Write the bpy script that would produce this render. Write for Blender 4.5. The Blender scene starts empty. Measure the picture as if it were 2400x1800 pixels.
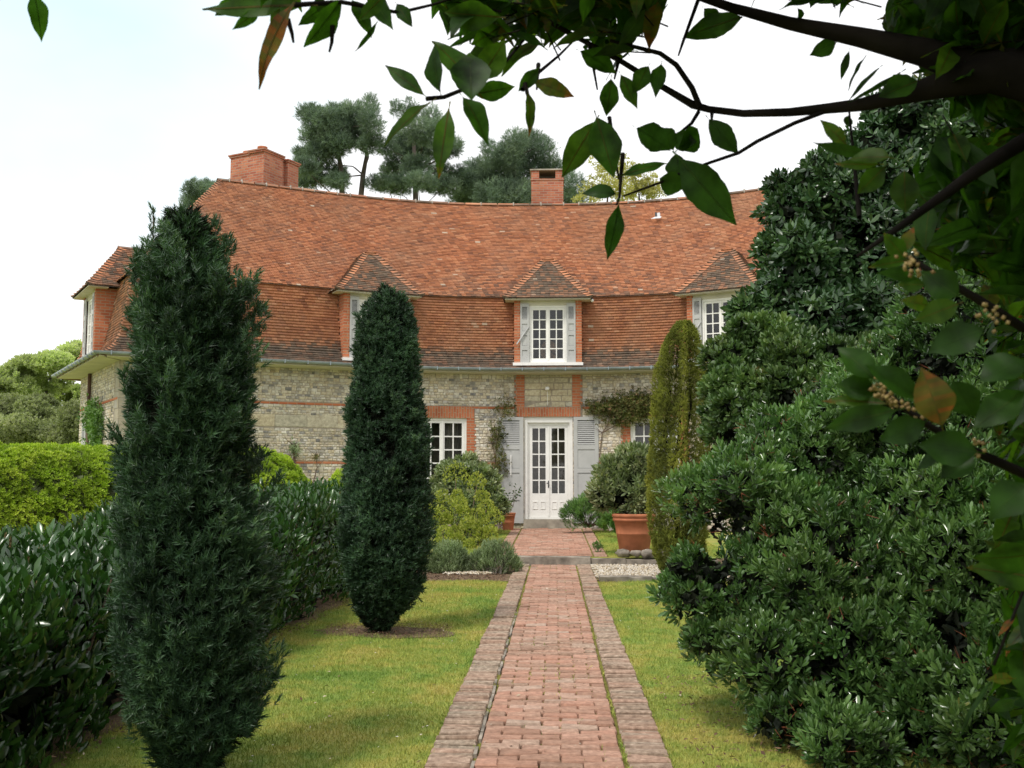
import bpy, math, random
import numpy as np
from mathutils import Vector
random.seed(7); RS = np.random.RandomState(11)
R = math.radians
sc = bpy.context.scene
# ---------------------------------------------------------------- camera
FPX, EYE = 2450.0, 1.5                      # focal length in pixels of a 2400 px wide frame
TH = math.atan(225/FPX); PSI = math.atan(100*math.cos(TH)/FPX)
cam = bpy.data.cameras.new('camera'); co = bpy.data.objects.new('camera', cam); sc.collection.objects.link(co)
cam.sensor_width = 36; cam.lens = 36*FPX/2400; cam.clip_end = 900; cam.clip_start = .05
co.location = (0, 0, EYE); co.rotation_euler = (R(90)+TH, 0, PSI)
cam.dof.use_dof = True; cam.dof.focus_distance = 15; cam.dof.aperture_fstop = 14
sc.camera = co
# ---------------------------------------------------------------- sky, sun, exposure
SUN_EL, SUN_AZ = R(57), R(212)              # azimuth clockwise from +Y
w = bpy.data.worlds.new('World'); sc.world = w; w.use_nodes = True
nt = w.node_tree; nt.nodes.clear()
def wn(t, **k):
    n = nt.nodes.new(t)
    for a, v in k.items():
        if a in n.inputs: n.inputs[a].default_value = v
        else: setattr(n, a, v)
    return n
sky = wn('ShaderNodeTexSky', sky_type='NISHITA', sun_disc=False, sun_elevation=SUN_EL, sun_rotation=SUN_AZ, air_density=1.2, dust_density=2.0)
tc = wn('ShaderNodeTexCoord'); mp = wn('ShaderNodeMapping'); mp.inputs['Scale'].default_value = (1, 1, 2.2); mp.inputs['Location'].default_value = (.35, .1, .25)
ns = wn('ShaderNodeTexNoise', Scale=1.5, Detail=5.0, Roughness=.5)
rp = wn('ShaderNodeValToRGB'); rp.color_ramp.elements[0].position = .45; rp.color_ramp.elements[1].position = .95
rp.color_ramp.elements[0].color = (.0, .0, .0, 1)
mx = wn('ShaderNodeMixRGB'); cc = wn('ShaderNodeMixRGB'); cc.inputs[1].default_value = (6.6, 8.8, 9.5, 1); cc.inputs[2].default_value = (10.6, 10.6, 10.6, 1)
bg = wn('ShaderNodeBackground', Strength=.11); ow = wn('ShaderNodeOutputWorld')
L = nt.links.new
L(tc.outputs['Generated'], mp.inputs['Vector']); L(mp.outputs[0], ns.inputs['Vector']); pass
vd_ = wn('ShaderNodeVectorMath', operation='DOT_PRODUCT'); nm_ = wn('ShaderNodeVectorMath', operation='NORMALIZE'); L(tc.outputs['Generated'], nm_.inputs[0]); L(nm_.outputs[0], vd_.inputs[0]); vd_.inputs[1].default_value = (-.475, .80, .365)
m1 = wn('ShaderNodeMath', operation='MULTIPLY_ADD'); m1.inputs[1].default_value = -9; m1.inputs[2].default_value = 8.75; L(vd_.outputs['Value'], m1.inputs[0])
m2 = wn('ShaderNodeMath', operation='MULTIPLY_ADD'); m2.inputs[1].default_value = 1.4; L(ns.outputs['Fac'], m2.inputs[0]); L(m1.outputs[0], m2.inputs[2]); L(m2.outputs[0], rp.inputs[0])
L(rp.outputs[0], cc.inputs[0]); L(cc.outputs[0], mx.inputs['Color2']); mx.inputs['Fac'].default_value = .9; L(sky.outputs[0], mx.inputs['Color1']); L(mx.outputs[0], bg.inputs['Color']); L(bg.outputs[0], ow.inputs['Surface'])
sl = bpy.data.lights.new('sun', 'SUN'); sl.energy = 2.2; sl.angle = R(10); sl.color = (1, .95, .87)
so = bpy.data.objects.new('sun', sl); sc.collection.objects.link(so); so.rotation_euler = (R(90)-SUN_EL, 0, -SUN_AZ+R(180))
so.location = (-5, -5, 20)
sc.view_settings.view_transform = 'Standard'; sc.view_settings.look = 'None'; sc.view_settings.exposure = 0.22; sc.view_settings.gamma = 1
sc.cycles.max_bounces = 7; sc.cycles.transparent_max_bounces = 12; sc.cycles.sample_clamp_indirect = 6
# ---------------------------------------------------------------- pixel helpers (2400x1800 frame) used to survey the place
FW = np.array([-math.sin(PSI)*math.cos(TH), math.cos(PSI)*math.cos(TH), math.sin(TH)])
RT = np.array([math.cos(PSI), math.sin(PSI), 0]); UP = np.cross(RT, FW); E0 = np.array([0, 0, EYE])
def atY(x, y, Y):
    r = FW+RT*(x-1200)/FPX+UP*(900-y)/FPX
    return r*Y/r[1]+E0
def proj(P):
    P = np.atleast_2d(P)-E0; d = P@FW
    d = np.where(np.abs(d) < 1e-6, 1e-6, d)
    return 1200+FPX*(P@RT)/d, 900-FPX*(P@UP)/d, d
# ---------------------------------------------------------------- materials
def newmat(name):
    m = bpy.data.materials.new(name); m.use_nodes = True; t = m.node_tree
    return m, t, t.nodes['Principled BSDF']
def nd(t, typ, **k):
    n = t.nodes.new(typ)
    for a, v in k.items():
        if a in n.inputs: n.inputs[a].default_value = v
        else: setattr(n, a, v)
    return n
def ramp(t, fac, stops, interp='LINEAR'):
    r = nd(t, 'ShaderNodeValToRGB'); r.color_ramp.interpolation = interp
    e = r.color_ramp.elements
    while len(e) < len(stops): e.new(.5)
    for i, (p, c) in enumerate(stops):
        e[i].position = p; e[i].color = tuple(c)+(1,)
    t.links.new(fac, r.inputs[0]); return r.outputs[0]
def mixc(t, fac, a, b, mode='MIX'):
    m = nd(t, 'ShaderNodeMixRGB'); m.blend_type = mode
    for i, v in ((0, fac), (1, a), (2, b)):
        if hasattr(v, 'links'): t.links.new(v, m.inputs[i])
        else: m.inputs[i].default_value = v if i == 0 else tuple(v)+(1,)
    return m.outputs[0]
def noise(t, scale, detail=3, rough=.55, vec=None, dist=0):
    n = nd(t, 'ShaderNodeTexNoise', Scale=scale, Detail=float(detail), Roughness=rough, Distortion=float(dist))
    if vec is None:
        c = nd(t, 'ShaderNodeTexCoord'); vec = c.outputs['Object']
    t.links.new(vec, n.inputs['Vector']); return n.outputs['Fac']
def bump(t, b, h, strength=.4, dist=.02):
    n = nd(t, 'ShaderNodeBump', Strength=strength, Distance=dist); t.links.new(h, n.inputs['Height']); t.links.new(n.outputs[0], b.inputs['Normal'])
def attr(t, name):
    return nd(t, 'ShaderNodeAttribute', attribute_name=name).outputs['Fac']
def rough(b, r, spec=None):
    b.inputs['Roughness'].default_value = r
    if spec is not None: b.inputs['Specular IOR Level'].default_value = spec
def leafmat(name, stops, r=.4, trans=.25, spec=.5, tcol=None, nscale=3.0, namt=.5):
    m, t, b = newmat(name)
    a = attr(t, 'rnd'); col = ramp(t, a, stops)
    nz = noise(t, nscale, 3)
    v = ramp(t, nz, [(.3, (1-namt,)*3), (.7, (1+namt*.3,)*3)])
    col = mixc(t, 1.0, col, v, 'MULTIPLY')
    t.links.new(col, b.inputs['Base Color']); rough(b, r, spec)
    if trans > 0:
        tr = nd(t, 'ShaderNodeBsdfTranslucent')
        tint = mixc(t, 1.0, col, tcol or (1.9, 2.2, .9), 'MULTIPLY'); t.links.new(tint, tr.inputs[0])
        ms = nd(t, 'ShaderNodeMixShader'); ms.inputs[0].default_value = trans
        t.links.new(b.outputs[0], ms.inputs[1]); t.links.new(tr.outputs[0], ms.inputs[2])
        t.links.new(ms.outputs[0], t.nodes['Material Output'].inputs[0])
    return m
def plain(name, c, r=.6, var=.25, scale=8, spec=.4, bmp=0):
    m, t, b = newmat(name); n = noise(t, scale, 4)
    lo = tuple(x*(1-var) for x in c); hi = tuple(min(1, x*(1+var*.5)) for x in c)
    t.links.new(ramp(t, n, [(.3, lo), (.7, hi)]), b.inputs['Base Color']); rough(b, r, spec)
    if bmp: bump(t, b, n, bmp, .01)
    return m
def uvbrick(name, bw, rh, mortar, stops, mcol, distort=.01, bmp=.5, extra=None, msm=.2, swap=False, nvar=.35):
    m, t, b = newmat(name)
    uv = nd(t, 'ShaderNodeUVMap'); vec = uv.outputs[0]
    if swap:
        mpn = nd(t, 'ShaderNodeMapping'); mpn.inputs['Rotation'].default_value = (0, 0, R(90)); t.links.new(vec, mpn.inputs[0]); vec = mpn.outputs[0]
    nn = nd(t, 'ShaderNodeTexNoise', Scale=9.0, Detail=3.0); t.links.new(vec, nn.inputs['Vector'])
    sb = nd(t, 'ShaderNodeVectorMath', operation='SUBTRACT'); t.links.new(nn.outputs['Color'], sb.inputs[0]); sb.inputs[1].default_value = (.5, .5, .5)
    sc_ = nd(t, 'ShaderNodeVectorMath', operation='SCALE'); t.links.new(sb.outputs[0], sc_.inputs[0]); sc_.inputs['Scale'].default_value = distort
    ad = nd(t, 'ShaderNodeVectorMath', operation='ADD'); t.links.new(vec, ad.inputs[0]); t.links.new(sc_.outputs[0], ad.inputs[1])
    bt = nd(t, 'ShaderNodeTexBrick', Scale=1.0); bt.offset = .5
    bt.inputs['Color1'].default_value = (0, 0, 0, 1); bt.inputs['Color2'].default_value = (1, 1, 1, 1); bt.inputs['Mortar'].default_value = (.5, .5, .5, 1)
    bt.inputs['Brick Width'].default_value = bw; bt.inputs['Row Height'].default_value = rh; bt.inputs['Mortar Size'].default_value = mortar; bt.inputs['Mortar Smooth'].default_value = msm
    t.links.new(ad.outputs[0], bt.inputs['Vector'])
    n2 = nd(t, 'ShaderNodeTexNoise', Scale=14.0, Detail=4.0); t.links.new(vec, n2.inputs['Vector'])
    mm = nd(t, 'ShaderNodeMixRGB'); mm.inputs[0].default_value = nvar; t.links.new(bt.outputs['Color'], mm.inputs[1]); t.links.new(n2.outputs['Fac'], mm.inputs[2])
    col = ramp(t, mm.outputs[0], stops)
    col = mixc(t, bt.outputs['Fac'], col, mcol)
    n3 = nd(t, 'ShaderNodeTexNoise', Scale=.9, Detail=4.0); t.links.new(vec, n3.inputs['Vector'])
    col = mixc(t, 1.0, col, ramp(t, n3.outputs['Fac'], [(.3, (.78, .76, .7)), (.7, (1.1, 1.08, 1.05))]), 'MULTIPLY')
    t.links.new(col, b.inputs['Base Color']); rough(b, .85, .25)
    iv = nd(t, 'ShaderNodeMath', operation='SUBTRACT'); iv.inputs[0].default_value = 1; t.links.new(bt.outputs['Fac'], iv.inputs[1])
    sm = nd(t, 'ShaderNodeMath', operation='ADD'); t.links.new(iv.outputs[0], sm.inputs[0]); t.links.new(n2.outputs['Fac'], sm.inputs[1])
    bump(t, b, sm.outputs[0], bmp, .02)
    return m
M = {}
M['flint'] = uvbrick('flint_wall', .135, .082, .012, [(0, (.09, .09, .10)), (.16, (.15, .15, .165)), (.25, (.33, .31, .29)), (.42, (.50, .455, .38)), (.55, (.43, .36, .27)), (.66, (.58, .55, .49)), (.85, (.52, .47, .39)), (1, (.30, .30, .31))], (.35, .30, .245), .06, .8, nvar=.18)
def blockmat(name, stops):
    m, t, b = newmat(name); n1 = noise(t, 14, 5, .65); n2 = noise(t, 1.1, 4)
    col = ramp(t, attr(t, 'rnd'), stops); col = mixc(t, .5, col, ramp(t, n1, [(.3, (.18, .18, .18)), (.7, (.85, .85, .85))]), 'OVERLAY')
    col = mixc(t, 1.0, col, ramp(t, n2, [(.3, (.8, .78, .72)), (.7, (1.1, 1.08, 1.05))]), 'MULTIPLY')
    t.links.new(col, b.inputs['Base Color']); rough(b, .85, .25); bump(t, b, n1, .5, .012); return m
M['blocks'] = blockmat('flint_and_limestone', [(0, (.20, .20, .205)), (.04, (.29, .28, .275)), (.10, (.41, .385, .35)), (.26, (.50, .45, .37)), (.45, (.59, .53, .43)), (.6, (.53, .45, .33)), (.75, (.69, .65, .58)), (.9, (.46, .44, .42)), (1, (.73, .69, .62))])
M['ashblocks'] = blockmat('limestone', [(0, (.46, .43, .35)), (.4, (.60, .53, .39)), (.7, (.52, .45, .33)), (1, (.56, .54, .47))])
M['mortarw'] = plain('mortar_bed', (.34, .295, .235), .95, .3, 12, .1, .4)
M['ashlar'] = uvbrick('ashlar_stone', .34, .24, .008, [(.1, (.34, .31, .25)), (.4, (.42, .375, .29)), (.6, (.37, .35, .32)), (.9, (.44, .39, .30))], (.30, .27, .22), .02, .35)
M['lintstone'] = uvbrick('panel_stone', .2, .15, .008, [(.1, (.36, .36, .30)), (.4, (.50, .45, .32)), (.6, (.42, .42, .36)), (.9, (.50, .44, .30))], (.36, .32, .24), .02, .35)
RB = [(.1, (.34, .10, .05)), (.4, (.47, .145, .07)), (.65, (.52, .185, .09)), (.9, (.40, .13, .07))]
M['brick'] = uvbrick('red_brick', .22, .072, .010, RB, (.40, .27, .19), .006, .4)
M['brickv'] = uvbrick('brick_arch', .23, .068, .010, RB, (.40, .27, .19), .01, .4, swap=True)
M['chimney'] = uvbrick('chimney_brick', .22, .072, .010, [(.1, (.30, .09, .06)), (.5, (.42, .14, .08)), (.9, (.48, .2, .12))], (.36, .24, .19), .006, .4)
def tilemat(name, hue=1.0):
    m, t, b = newmat(name)
    a = attr(t, 'rnd')
    col = ramp(t, a, [(0, (.34, .135, .08)), (.2, (.40, .16, .088)), (.45, (.45, .18, .095)), (.7, (.485, .195, .10)), (.93, (.55, .24, .125)), (.994, (.58, .30, .18)), (1, (.66, .58, .48))])
    n1 = noise(t, .55, 5, .65); n2 = noise(t, 6, 4, .6)
    ly = ramp(t, n1, [(.42, (0, 0, 0)), (.66, (.55, .55, .55))])
    col = mixc(t, ly, col, (.34, .205, .135))
    col = mixc(t, 1.0, col, ramp(t, noise(t, 2.2, 6, .7), [(.3, (.74, .72, .70)), (.7, (1.12, 1.1, 1.08))]), 'MULTIPLY')
    grey = ramp(t, n2, [(.35, (.10, .078, .062)), (.55, (.165, .12, .09)), (.75, (.24, .18, .13))])
    ag = nd(t, 'ShaderNodeMath', operation='MULTIPLY_ADD'); t.links.new(attr(t, 'age'), ag.inputs[0]); ag.inputs[1].default_value = 1.5
    sb = nd(t, 'ShaderNodeMath', operation='MULTIPLY_ADD'); t.links.new(a, sb.inputs[0]); sb.inputs[1].default_value = -.9; sb.inputs[2].default_value = .1
    t.links.new(sb.outputs[0], ag.inputs[2]); ag.use_clamp = True
    col = mixc(t, ag.outputs[0], col, grey)
    t.links.new(col, b.inputs['Base Color']); rough(b, .82, .25); bump(t, b, n2, .3, .01)
    return m
M['tile'] = tilemat('clay_tile')
M['ridge'] = plain('ridge_tile', (.24, .16, .12), .85, .45, 6, .2, .4)
M['white'] = plain('white_paint', (.80, .79, .76), .45, .06, 5)
M['cream'] = plain('cream_plaster', (.58, .55, .45), .8, .15, 3)
M['shutter'] = plain('grey_shutter_paint', (.43, .432, .425), .5, .08, 4)
M['zinc'] = plain('zinc', (.26, .31, .34), .38, .3, 5, .6)
M['lead'] = plain('lead', (.62, .62, .64), .5, .2, 9)
M['dark'] = plain('interior_shade', (.035, .03, .027), .9, .3, 3)  # near-black, so indoor shade is put into the wall colour
M['curtain'] = plain('curtain', (.34, .32, .29), .9, .2, 3)
M['iron'] = plain('iron', (.05, .05, .055), .5, .3, 8)
M['pipe'] = plain('brown_pipe', (.13, .07, .05), .6, .3, 4)
M['wood'] = plain('tan_wood', (.45, .27, .15), .5, .3, 9)
M['terra'] = plain('terracotta', (.46, .17, .085), .8, .28, 5, .25, .3)
M['soil'] = plain('soil', (.17, .12, .08), .95, .5, 9, .1, .8)
M['bark'] = plain('bark', (.012, .010, .009), .97, .5, 9, .05, .8)
M['barkp'] = plain('pine_bark', (.11, .09, .08), .9, .5, 2, .15, .8)
M['twig'] = plain('twig', (.14, .09, .065), .8, .4, 9)
M['greytwig'] = plain('grey_twig', (.26, .23, .19), .85, .3, 9)
M['stone'] = plain('weathered_stone', (.36, .33, .27), .9, .45, 3, .2, .8)
M['kerb'] = plain('kerb_stone', (.30, .265, .22), .9, .65, 5, .2, .8)
def glassmat():
    m, t, b = newmat('window_glass'); b.inputs['Base Color'].default_value = (.02, .02, .02, 1)
    tr = nd(t, 'ShaderNodeBsdfTransparent'); tr.inputs[0].default_value = (.8, .82, .8, 1)
    gl = nd(t, 'ShaderNodeBsdfGlossy', Roughness=.02); fr = nd(t, 'ShaderNodeFresnel', IOR=1.5)
    mr = nd(t, 'ShaderNodeMath', operation='MULTIPLY_ADD'); t.links.new(fr.outputs[0], mr.inputs[0]); mr.inputs[1].default_value = 1.4; mr.inputs[2].default_value = .01
    ms = nd(t, 'ShaderNodeMixShader'); t.links.new(mr.outputs[0], ms.inputs[0]); t.links.new(tr.outputs[0], ms.inputs[1]); t.links.new(gl.outputs[0], ms.inputs[2])
    t.links.new(ms.outputs[0], t.nodes['Material Output'].inputs[0]); return m
M['glass'] = glassmat()
def pathmat():
    m, t, b = newmat('path_brick')
    a = attr(t, 'rnd'); g = attr(t, 'age')
    col = ramp(t, a, [(0, (.29, .17, .12)), (.25, (.36, .205, .145)), (.5, (.41, .225, .16)), (.8, (.455, .26, .19)), (1, (.41, .30, .235))])
    n1 = noise(t, 1.6, 5, .65); n2 = noise(t, 28, 4, .6)
    grey = ramp(t, n2, [(.3, (.20, .16, .115)), (.6, (.34, .28, .215)), (.75, (.46, .39, .31))])
    f = nd(t, 'ShaderNodeMath', operation='MULTIPLY_ADD'); t.links.new(n1, f.inputs[0]); f.inputs[1].default_value = 1.3; f.inputs[2].default_value = -.62; f.use_clamp = True
    f2 = nd(t, 'ShaderNodeMath', operation='ADD'); t.links.new(f.outputs[0], f2.inputs[0]); t.links.new(g, f2.inputs[1]); f2.use_clamp = True
    col = mixc(t, f2.outputs[0], col, grey)
    col = mixc(t, .35, col, ramp(t, n2, [(.3, (.1, .1, .1)), (.7, (.8, .8, .8))]), 'OVERLAY')
    t.links.new(col, b.inputs['Base Color']); rough(b, .88, .2); bump(t, b, n2, .5, .006); return m
M['pbrick'] = pathmat()
def lawnmat(name, blade):
    m, t, b = newmat(name)
    n1 = noise(t, .9, 5, .6); n2 = noise(t, 5.5, 4, .6)
    mm = nd(t, 'ShaderNodeMixRGB'); mm.inputs[0].default_value = .38; t.links.new(n1, mm.inputs[1]); t.links.new(n2, mm.inputs[2])
    col = ramp(t, mm.outputs[0], [(.32, (.16, .27, .05)), (.42, (.23, .34, .07)), (.50, (.33, .38, .085)), (.59, (.44, .41, .11)), (.72, (.49, .40, .15))])
    if blade:
        v = ramp(t, attr(t, 'rnd'), [(0, (.6, .7, .5)), (.6, (1, 1, 1)), (1, (1.35, 1.25, 1.1))]); col = mixc(t, 1.0, col, v, 'MULTIPLY')
    else: col = mixc(t, 1.0, col, (.72, .72, .7), 'MULTIPLY'); bump(t, b, noise(t, 60, 3), .8, .01)
    t.links.new(col, b.inputs['Base Color']); rough(b, .75, .2); return m
M['lawn'] = lawnmat('lawn_turf', False); M['blade'] = lawnmat('grass_blade', True)
M['pebble'] = leafmat('pebbles', [(0, (.28, .2, .12)), (.3, (.48, .40, .28)), (.6, (.62, .56, .46)), (.85, (.55, .5, .44)), (1, (.75, .72, .66))], .7, 0, .3, namt=.1)
M['litter'] = leafmat('litter', [(0, (.08, .045, .03)), (.5, (.17, .10, .06)), (1, (.30, .2, .12))], .8, 0, .2)
M['moss'] = plain('moss', (.17, .16, .04), .95, .4, 20, .1)
G = {}
G['yew'] = leafmat('yew_needles', [(0, (.014, .034, .018)), (.4, (.034, .076, .038)), (.8, (.072, .145, .068)), (1, (.14, .23, .10))], .42, .12, .45)
G['inshade'] = leafmat('inner_shade_leaf', [(0, (.006, .012, .007)), (1, (.02, .025, .012))], .7, 0, .2)  # near-black leaf colour that paints the shade inside crowns and hedges
G['gold'] = leafmat('golden_yew_needles', [(0, (.11, .13, .025)), (.5, (.23, .255, .045)), (.85, (.34, .35, .06)), (1, (.42, .41, .09))], .6, .15, .3)
G['laurel'] = leafmat('laurel_leaf', [(0, (.016, .045, .014)), (.5, (.035, .095, .022)), (.85, (.065, .15, .03)), (.97, (.12, .2, .04)), (1, (.25, .22, .08))], .24, .14, .6)
G['lime'] = leafmat('clipped_hedge_leaf', [(0, (.09, .155, .012)), (.5, (.26, .38, .025)), (1, (.47, .56, .06))], .55, .25, .3, nscale=2.0, namt=.35)
G['pieris'] = leafmat('glossy_leaf', [(0, (.022, .056, .020)), (.4, (.075, .16, .045)), (.8, (.17, .29, .085)), (.93, (.24, .37, .12)), (1, (.42, .36, .12))], .24, .14, .75, nscale=2.2)
G['oak'] = leafmat('dark_evergreen_leaf', [(0, (.014, .040, .016)), (.5, (.044, .098, .034)), (.88, (.10, .18, .055)), (1, (.24, .19, .06))], .26, .08, .6, nscale=1.6, namt=.55)
G['photinia'] = leafmat('mid_shrub_leaf', [(0, (.03, .075, .026)), (.5, (.095, .17, .05)), (.85, (.20, .28, .085)), (1, (.34, .21, .10))], .3, .12, .6, nscale=2)
G['bay'] = leafmat('bay_leaf', [(0, (.016, .045, .008)), (.5, (.030, .080, .011)), (.8, (.055, .105, .013)), (.93, (.13, .09, .016)), (1, (.30, .07, .02))], .45, .55, .2, tcol=(2.0, 2.3, .6), nscale=26, namt=.65)
G['pine'] = leafmat('pine_needles', [(0, (.07, .11, .08)), (.5, (.14, .205, .14)), (1, (.24, .31, .21))], .6, .15, .3, nscale=.8, namt=.45)
G['pale'] = leafmat('spring_leaf', [(0, (.28, .33, .17)), (.5, (.40, .44, .25)), (1, (.50, .52, .33))], .6, .5, .3, nscale=.3)
G['olive'] = leafmat('olive_leaf', [(0, (.17, .21, .10)), (.5, (.27, .31, .15)), (1, (.38, .39, .22))], .6, .25, .3, nscale=.3)
G['yellow'] = leafmat('yellow_leaf', [(0, (.34, .32, .10)), (1, (.60, .55, .22))], .6, .3, .3, nscale=.3)
G['euph'] = leafmat('euphorbia_leaf', [(0, (.08, .13, .04)), (1, (.16, .23, .09))], .6, .15, .3)
G['bract'] = leafmat('euphorbia_bract', [(0, (.19, .24, .04)), (.6, (.32, .36, .06)), (1, (.42, .43, .10))], .6, .25, .3, namt=.25)
G['sage'] = leafmat('grey_leaf', [(0, (.15, .20, .10)), (.5, (.25, .33, .17)), (1, (.38, .44, .28))], .7, .15, .2)
G['varieg'] = leafmat('variegated_leaf', [(0, (.09, .14, .06)), (.45, (.21, .27, .12)), (.75, (.38, .40, .22)), (1, (.58, .50, .38))], .4, .15, .5)
G['fern'] = leafmat('feathery_leaf', [(0, (.05, .13, .025)), (.5, (.11, .22, .045)), (1, (.20, .33, .08))], .5, .2, .4)
G['climb'] = leafmat('climber_leaf', [(0, (.06, .085, .02)), (.5, (.12, .14, .035)), (.8, (.17, .13, .05)), (1, (.22, .11, .06))], .6, .2, .3)
G['red'] = leafmat('red_stalk', [(0, (.22, .05, .03)), (1, (.40, .14, .07))], .6, 0, .3)
G['buff'] = leafmat('buff_bud', [(0, (.16, .10, .04)), (1, (.32, .24, .10))], .7, 0, .3)
# ---------------------------------------------------------------- object helpers
def tag(o, label=None, cat=None, group=None, kind=None):
    if label: o['label'] = label
    if cat: o['category'] = cat
    if group: o['group'] = group
    if kind: o['kind'] = kind
    return o
def empty(name, loc, label, cat, group=None):
    o = bpy.data.objects.new(name, None); sc.collection.objects.link(o); o.location = loc; o.empty_display_size = .3
    return tag(o, label, cat, group)
def link(name, me, mat, parent=None):
    o = bpy.data.objects.new(name, me); sc.collection.objects.link(o)
    if mat is not None and not me.materials: me.materials.append(mat)
    if parent is not None:
        o.parent = parent
        # parents sit at unrotated places: keep world coordinates
        p, off = parent, Vector((0, 0, 0))
        while p is not None: off += p.location; p = p.parent
        o.location = -off
    return o
def npmesh(name, V, tot, loops, rnd=None, age=None, smooth=False, uv=None):
    me = bpy.data.meshes.new(name)
    V = np.asarray(V, np.float32); tot = np.asarray(tot, np.int32); loops = np.asarray(loops, np.int32)
    me.vertices.add(len(V)); me.vertices.foreach_set('co', V.ravel())
    me.loops.add(len(loops)); me.loops.foreach_set('vertex_index', loops)
    me.polygons.add(len(tot)); st = np.zeros(len(tot), np.int32); st[1:] = np.cumsum(tot)[:-1]
    me.polygons.foreach_set('loop_start', st); me.polygons.foreach_set('loop_total', tot)
    if smooth: me.polygons.foreach_set('use_smooth', np.ones(len(tot), bool))
    me.update(calc_edges=True)
    for nm, a in (('rnd', rnd), ('age', age)):
        if a is not None:
            at = me.attributes.new(nm, 'FLOAT', 'FACE'); at.data.foreach_set('value', np.asarray(a, np.float32))
    if uv is not None:
        l = me.uv_layers.new(name='UVMap'); l.data.foreach_set('uv', np.asarray(uv, np.float32).ravel())
    return me
class Fr:                                   # local frame: u right, n outward, z up
    def __init__(s, o=(0, 0, 0), u=(1, 0, 0), n=(0, -1, 0)): s.o = np.array(o, float); s.u = np.array(u, float); s.n = np.array(n, float); s.k = np.array([0, 0, 1.])
    def P(s, u, n, z): return s.o+s.u*u+s.n*n+s.k*z
W0 = Fr((0, 0, 0), (1, 0, 0), (0, 1, 0))
class MB:
    def __init__(s): s.v = []; s.f = []; s.uv = []; s.r = []; s.a = []
    def face(s, pts, uv=None, r=None, a=0.):
        i = len(s.v); s.v += [tuple(p) for p in pts]; s.f.append(list(range(i, i+len(pts))))
        s.uv += uv if uv else [(0, 0)]*len(pts); s.r.append(random.random() if r is None else r); s.a.append(a)
    def box(s, fr, u0, u1, n0, n1, z0, z1, r=None, a=0., skip=''):
        P = fr.P; r = random.random() if r is None else r
        q = {'n1': [(u0, n1, z0), (u1, n1, z0), (u1, n1, z1), (u0, n1, z1)], 'n0': [(u1, n0, z0), (u0, n0, z0), (u0, n0, z1), (u1, n0, z1)],
             'u0': [(u0, n0, z0), (u0, n1, z0), (u0, n1, z1), (u0, n0, z1)], 'u1': [(u1, n1, z0), (u1, n0, z0), (u1, n0, z1), (u1, n1, z1)],
             'z1': [(u0, n1, z1), (u1, n1, z1), (u1, n0, z1), (u0, n0, z1)], 'z0': [(u0, n0, z0), (u1, n0, z0), (u1, n1, z0), (u0, n1, z0)]}
        for k, c in q.items():
            if k in skip: continue
            uv = [(p[0], p[2]) if k[0] == 'n' else (p[1], p[2]) if k[0] == 'u' else (p[0], p[1]) for p in c]
            s.face([P(*p) for p in c], uv, r, a)
    def tube(s, pts, rad, n=8, cap=True):
        pts = [np.array(p, float) for p in pts]; rings = []
        i0 = len(s.v)
        for i, p in enumerate(pts):
            d = (pts[min(i+1, len(pts)-1)]-pts[max(i-1, 0)]); d = d/(np.linalg.norm(d)+1e-9)
            a = np.cross(d, (0, 0, 1.)) if abs(d[2]) < .95 else np.cross(d, (1., 0, 0)); a /= np.linalg.norm(a); b = np.cross(d, a)
            r = rad[i] if hasattr(rad, '__len__') else rad
            for j in range(n):
                t = 2*math.pi*j/n; s.v.append(tuple(p+(a*math.cos(t)+b*math.sin(t))*r))
        for i in range(len(pts)-1):
            for j in range(n):
                a_, b_ = i0+i*n+j, i0+i*n+(j+1) % n
                s.f.append([a_, b_, b_+n, a_+n]); s.uv += [(0, 0)]*4; s.r.append(random.random()); s.a.append(0)
        if cap:
            for k in (i0, i0+(len(pts)-1)*n):
                s.f.append([k+j for j in range(n)]); s.uv += [(0, 0)]*n; s.r.append(.5); s.a.append(0)
    def lathe(s, c, prof, n=32):
        i0 = len(s.v)
        for r, z in prof:
            for j in range(n):
                t = 2*math.pi*j/n; s.v.append((c[0]+r*math.cos(t), c[1]+r*math.sin(t), c[2]+z))
        for i in range(len(prof)-1):
            for j in range(n):
                a_, b_ = i0+i*n+j, i0+i*n+(j+1) % n
                s.f.append([a_, b_, b_+n, a_+n]); s.uv += [(0, 0)]*4; s.r.append(.5); s.a.append(0)
    def build(s, name, mat, parent=None, smooth=False):
        me = npmesh(name, s.v, [len(f) for f in s.f], [i for f in s.f for i in f], s.r, s.a, smooth, s.uv)
        return link(name, me, mat, parent)
# value noise
_h = np.random.RandomState(5).rand(64, 64, 64).astype(np.float32)
def vnoise(P, f):
    q = np.asarray(P)*f+100.; i = np.floor(q).astype(int); t = q-i; t = t*t*(3-2*t); r = 0
    for dx in (0, 1):
        for dy in (0, 1):
            for dz in (0, 1):
                r = r+_h[(i[:, 0]+dx) % 64, (i[:, 1]+dy) % 64, (i[:, 2]+dz) % 64]*np.where(dx, t[:, 0], 1-t[:, 0])*np.where(dy, t[:, 1], 1-t[:, 1])*np.where(dz, t[:, 2], 1-t[:, 2])
    return r
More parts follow.
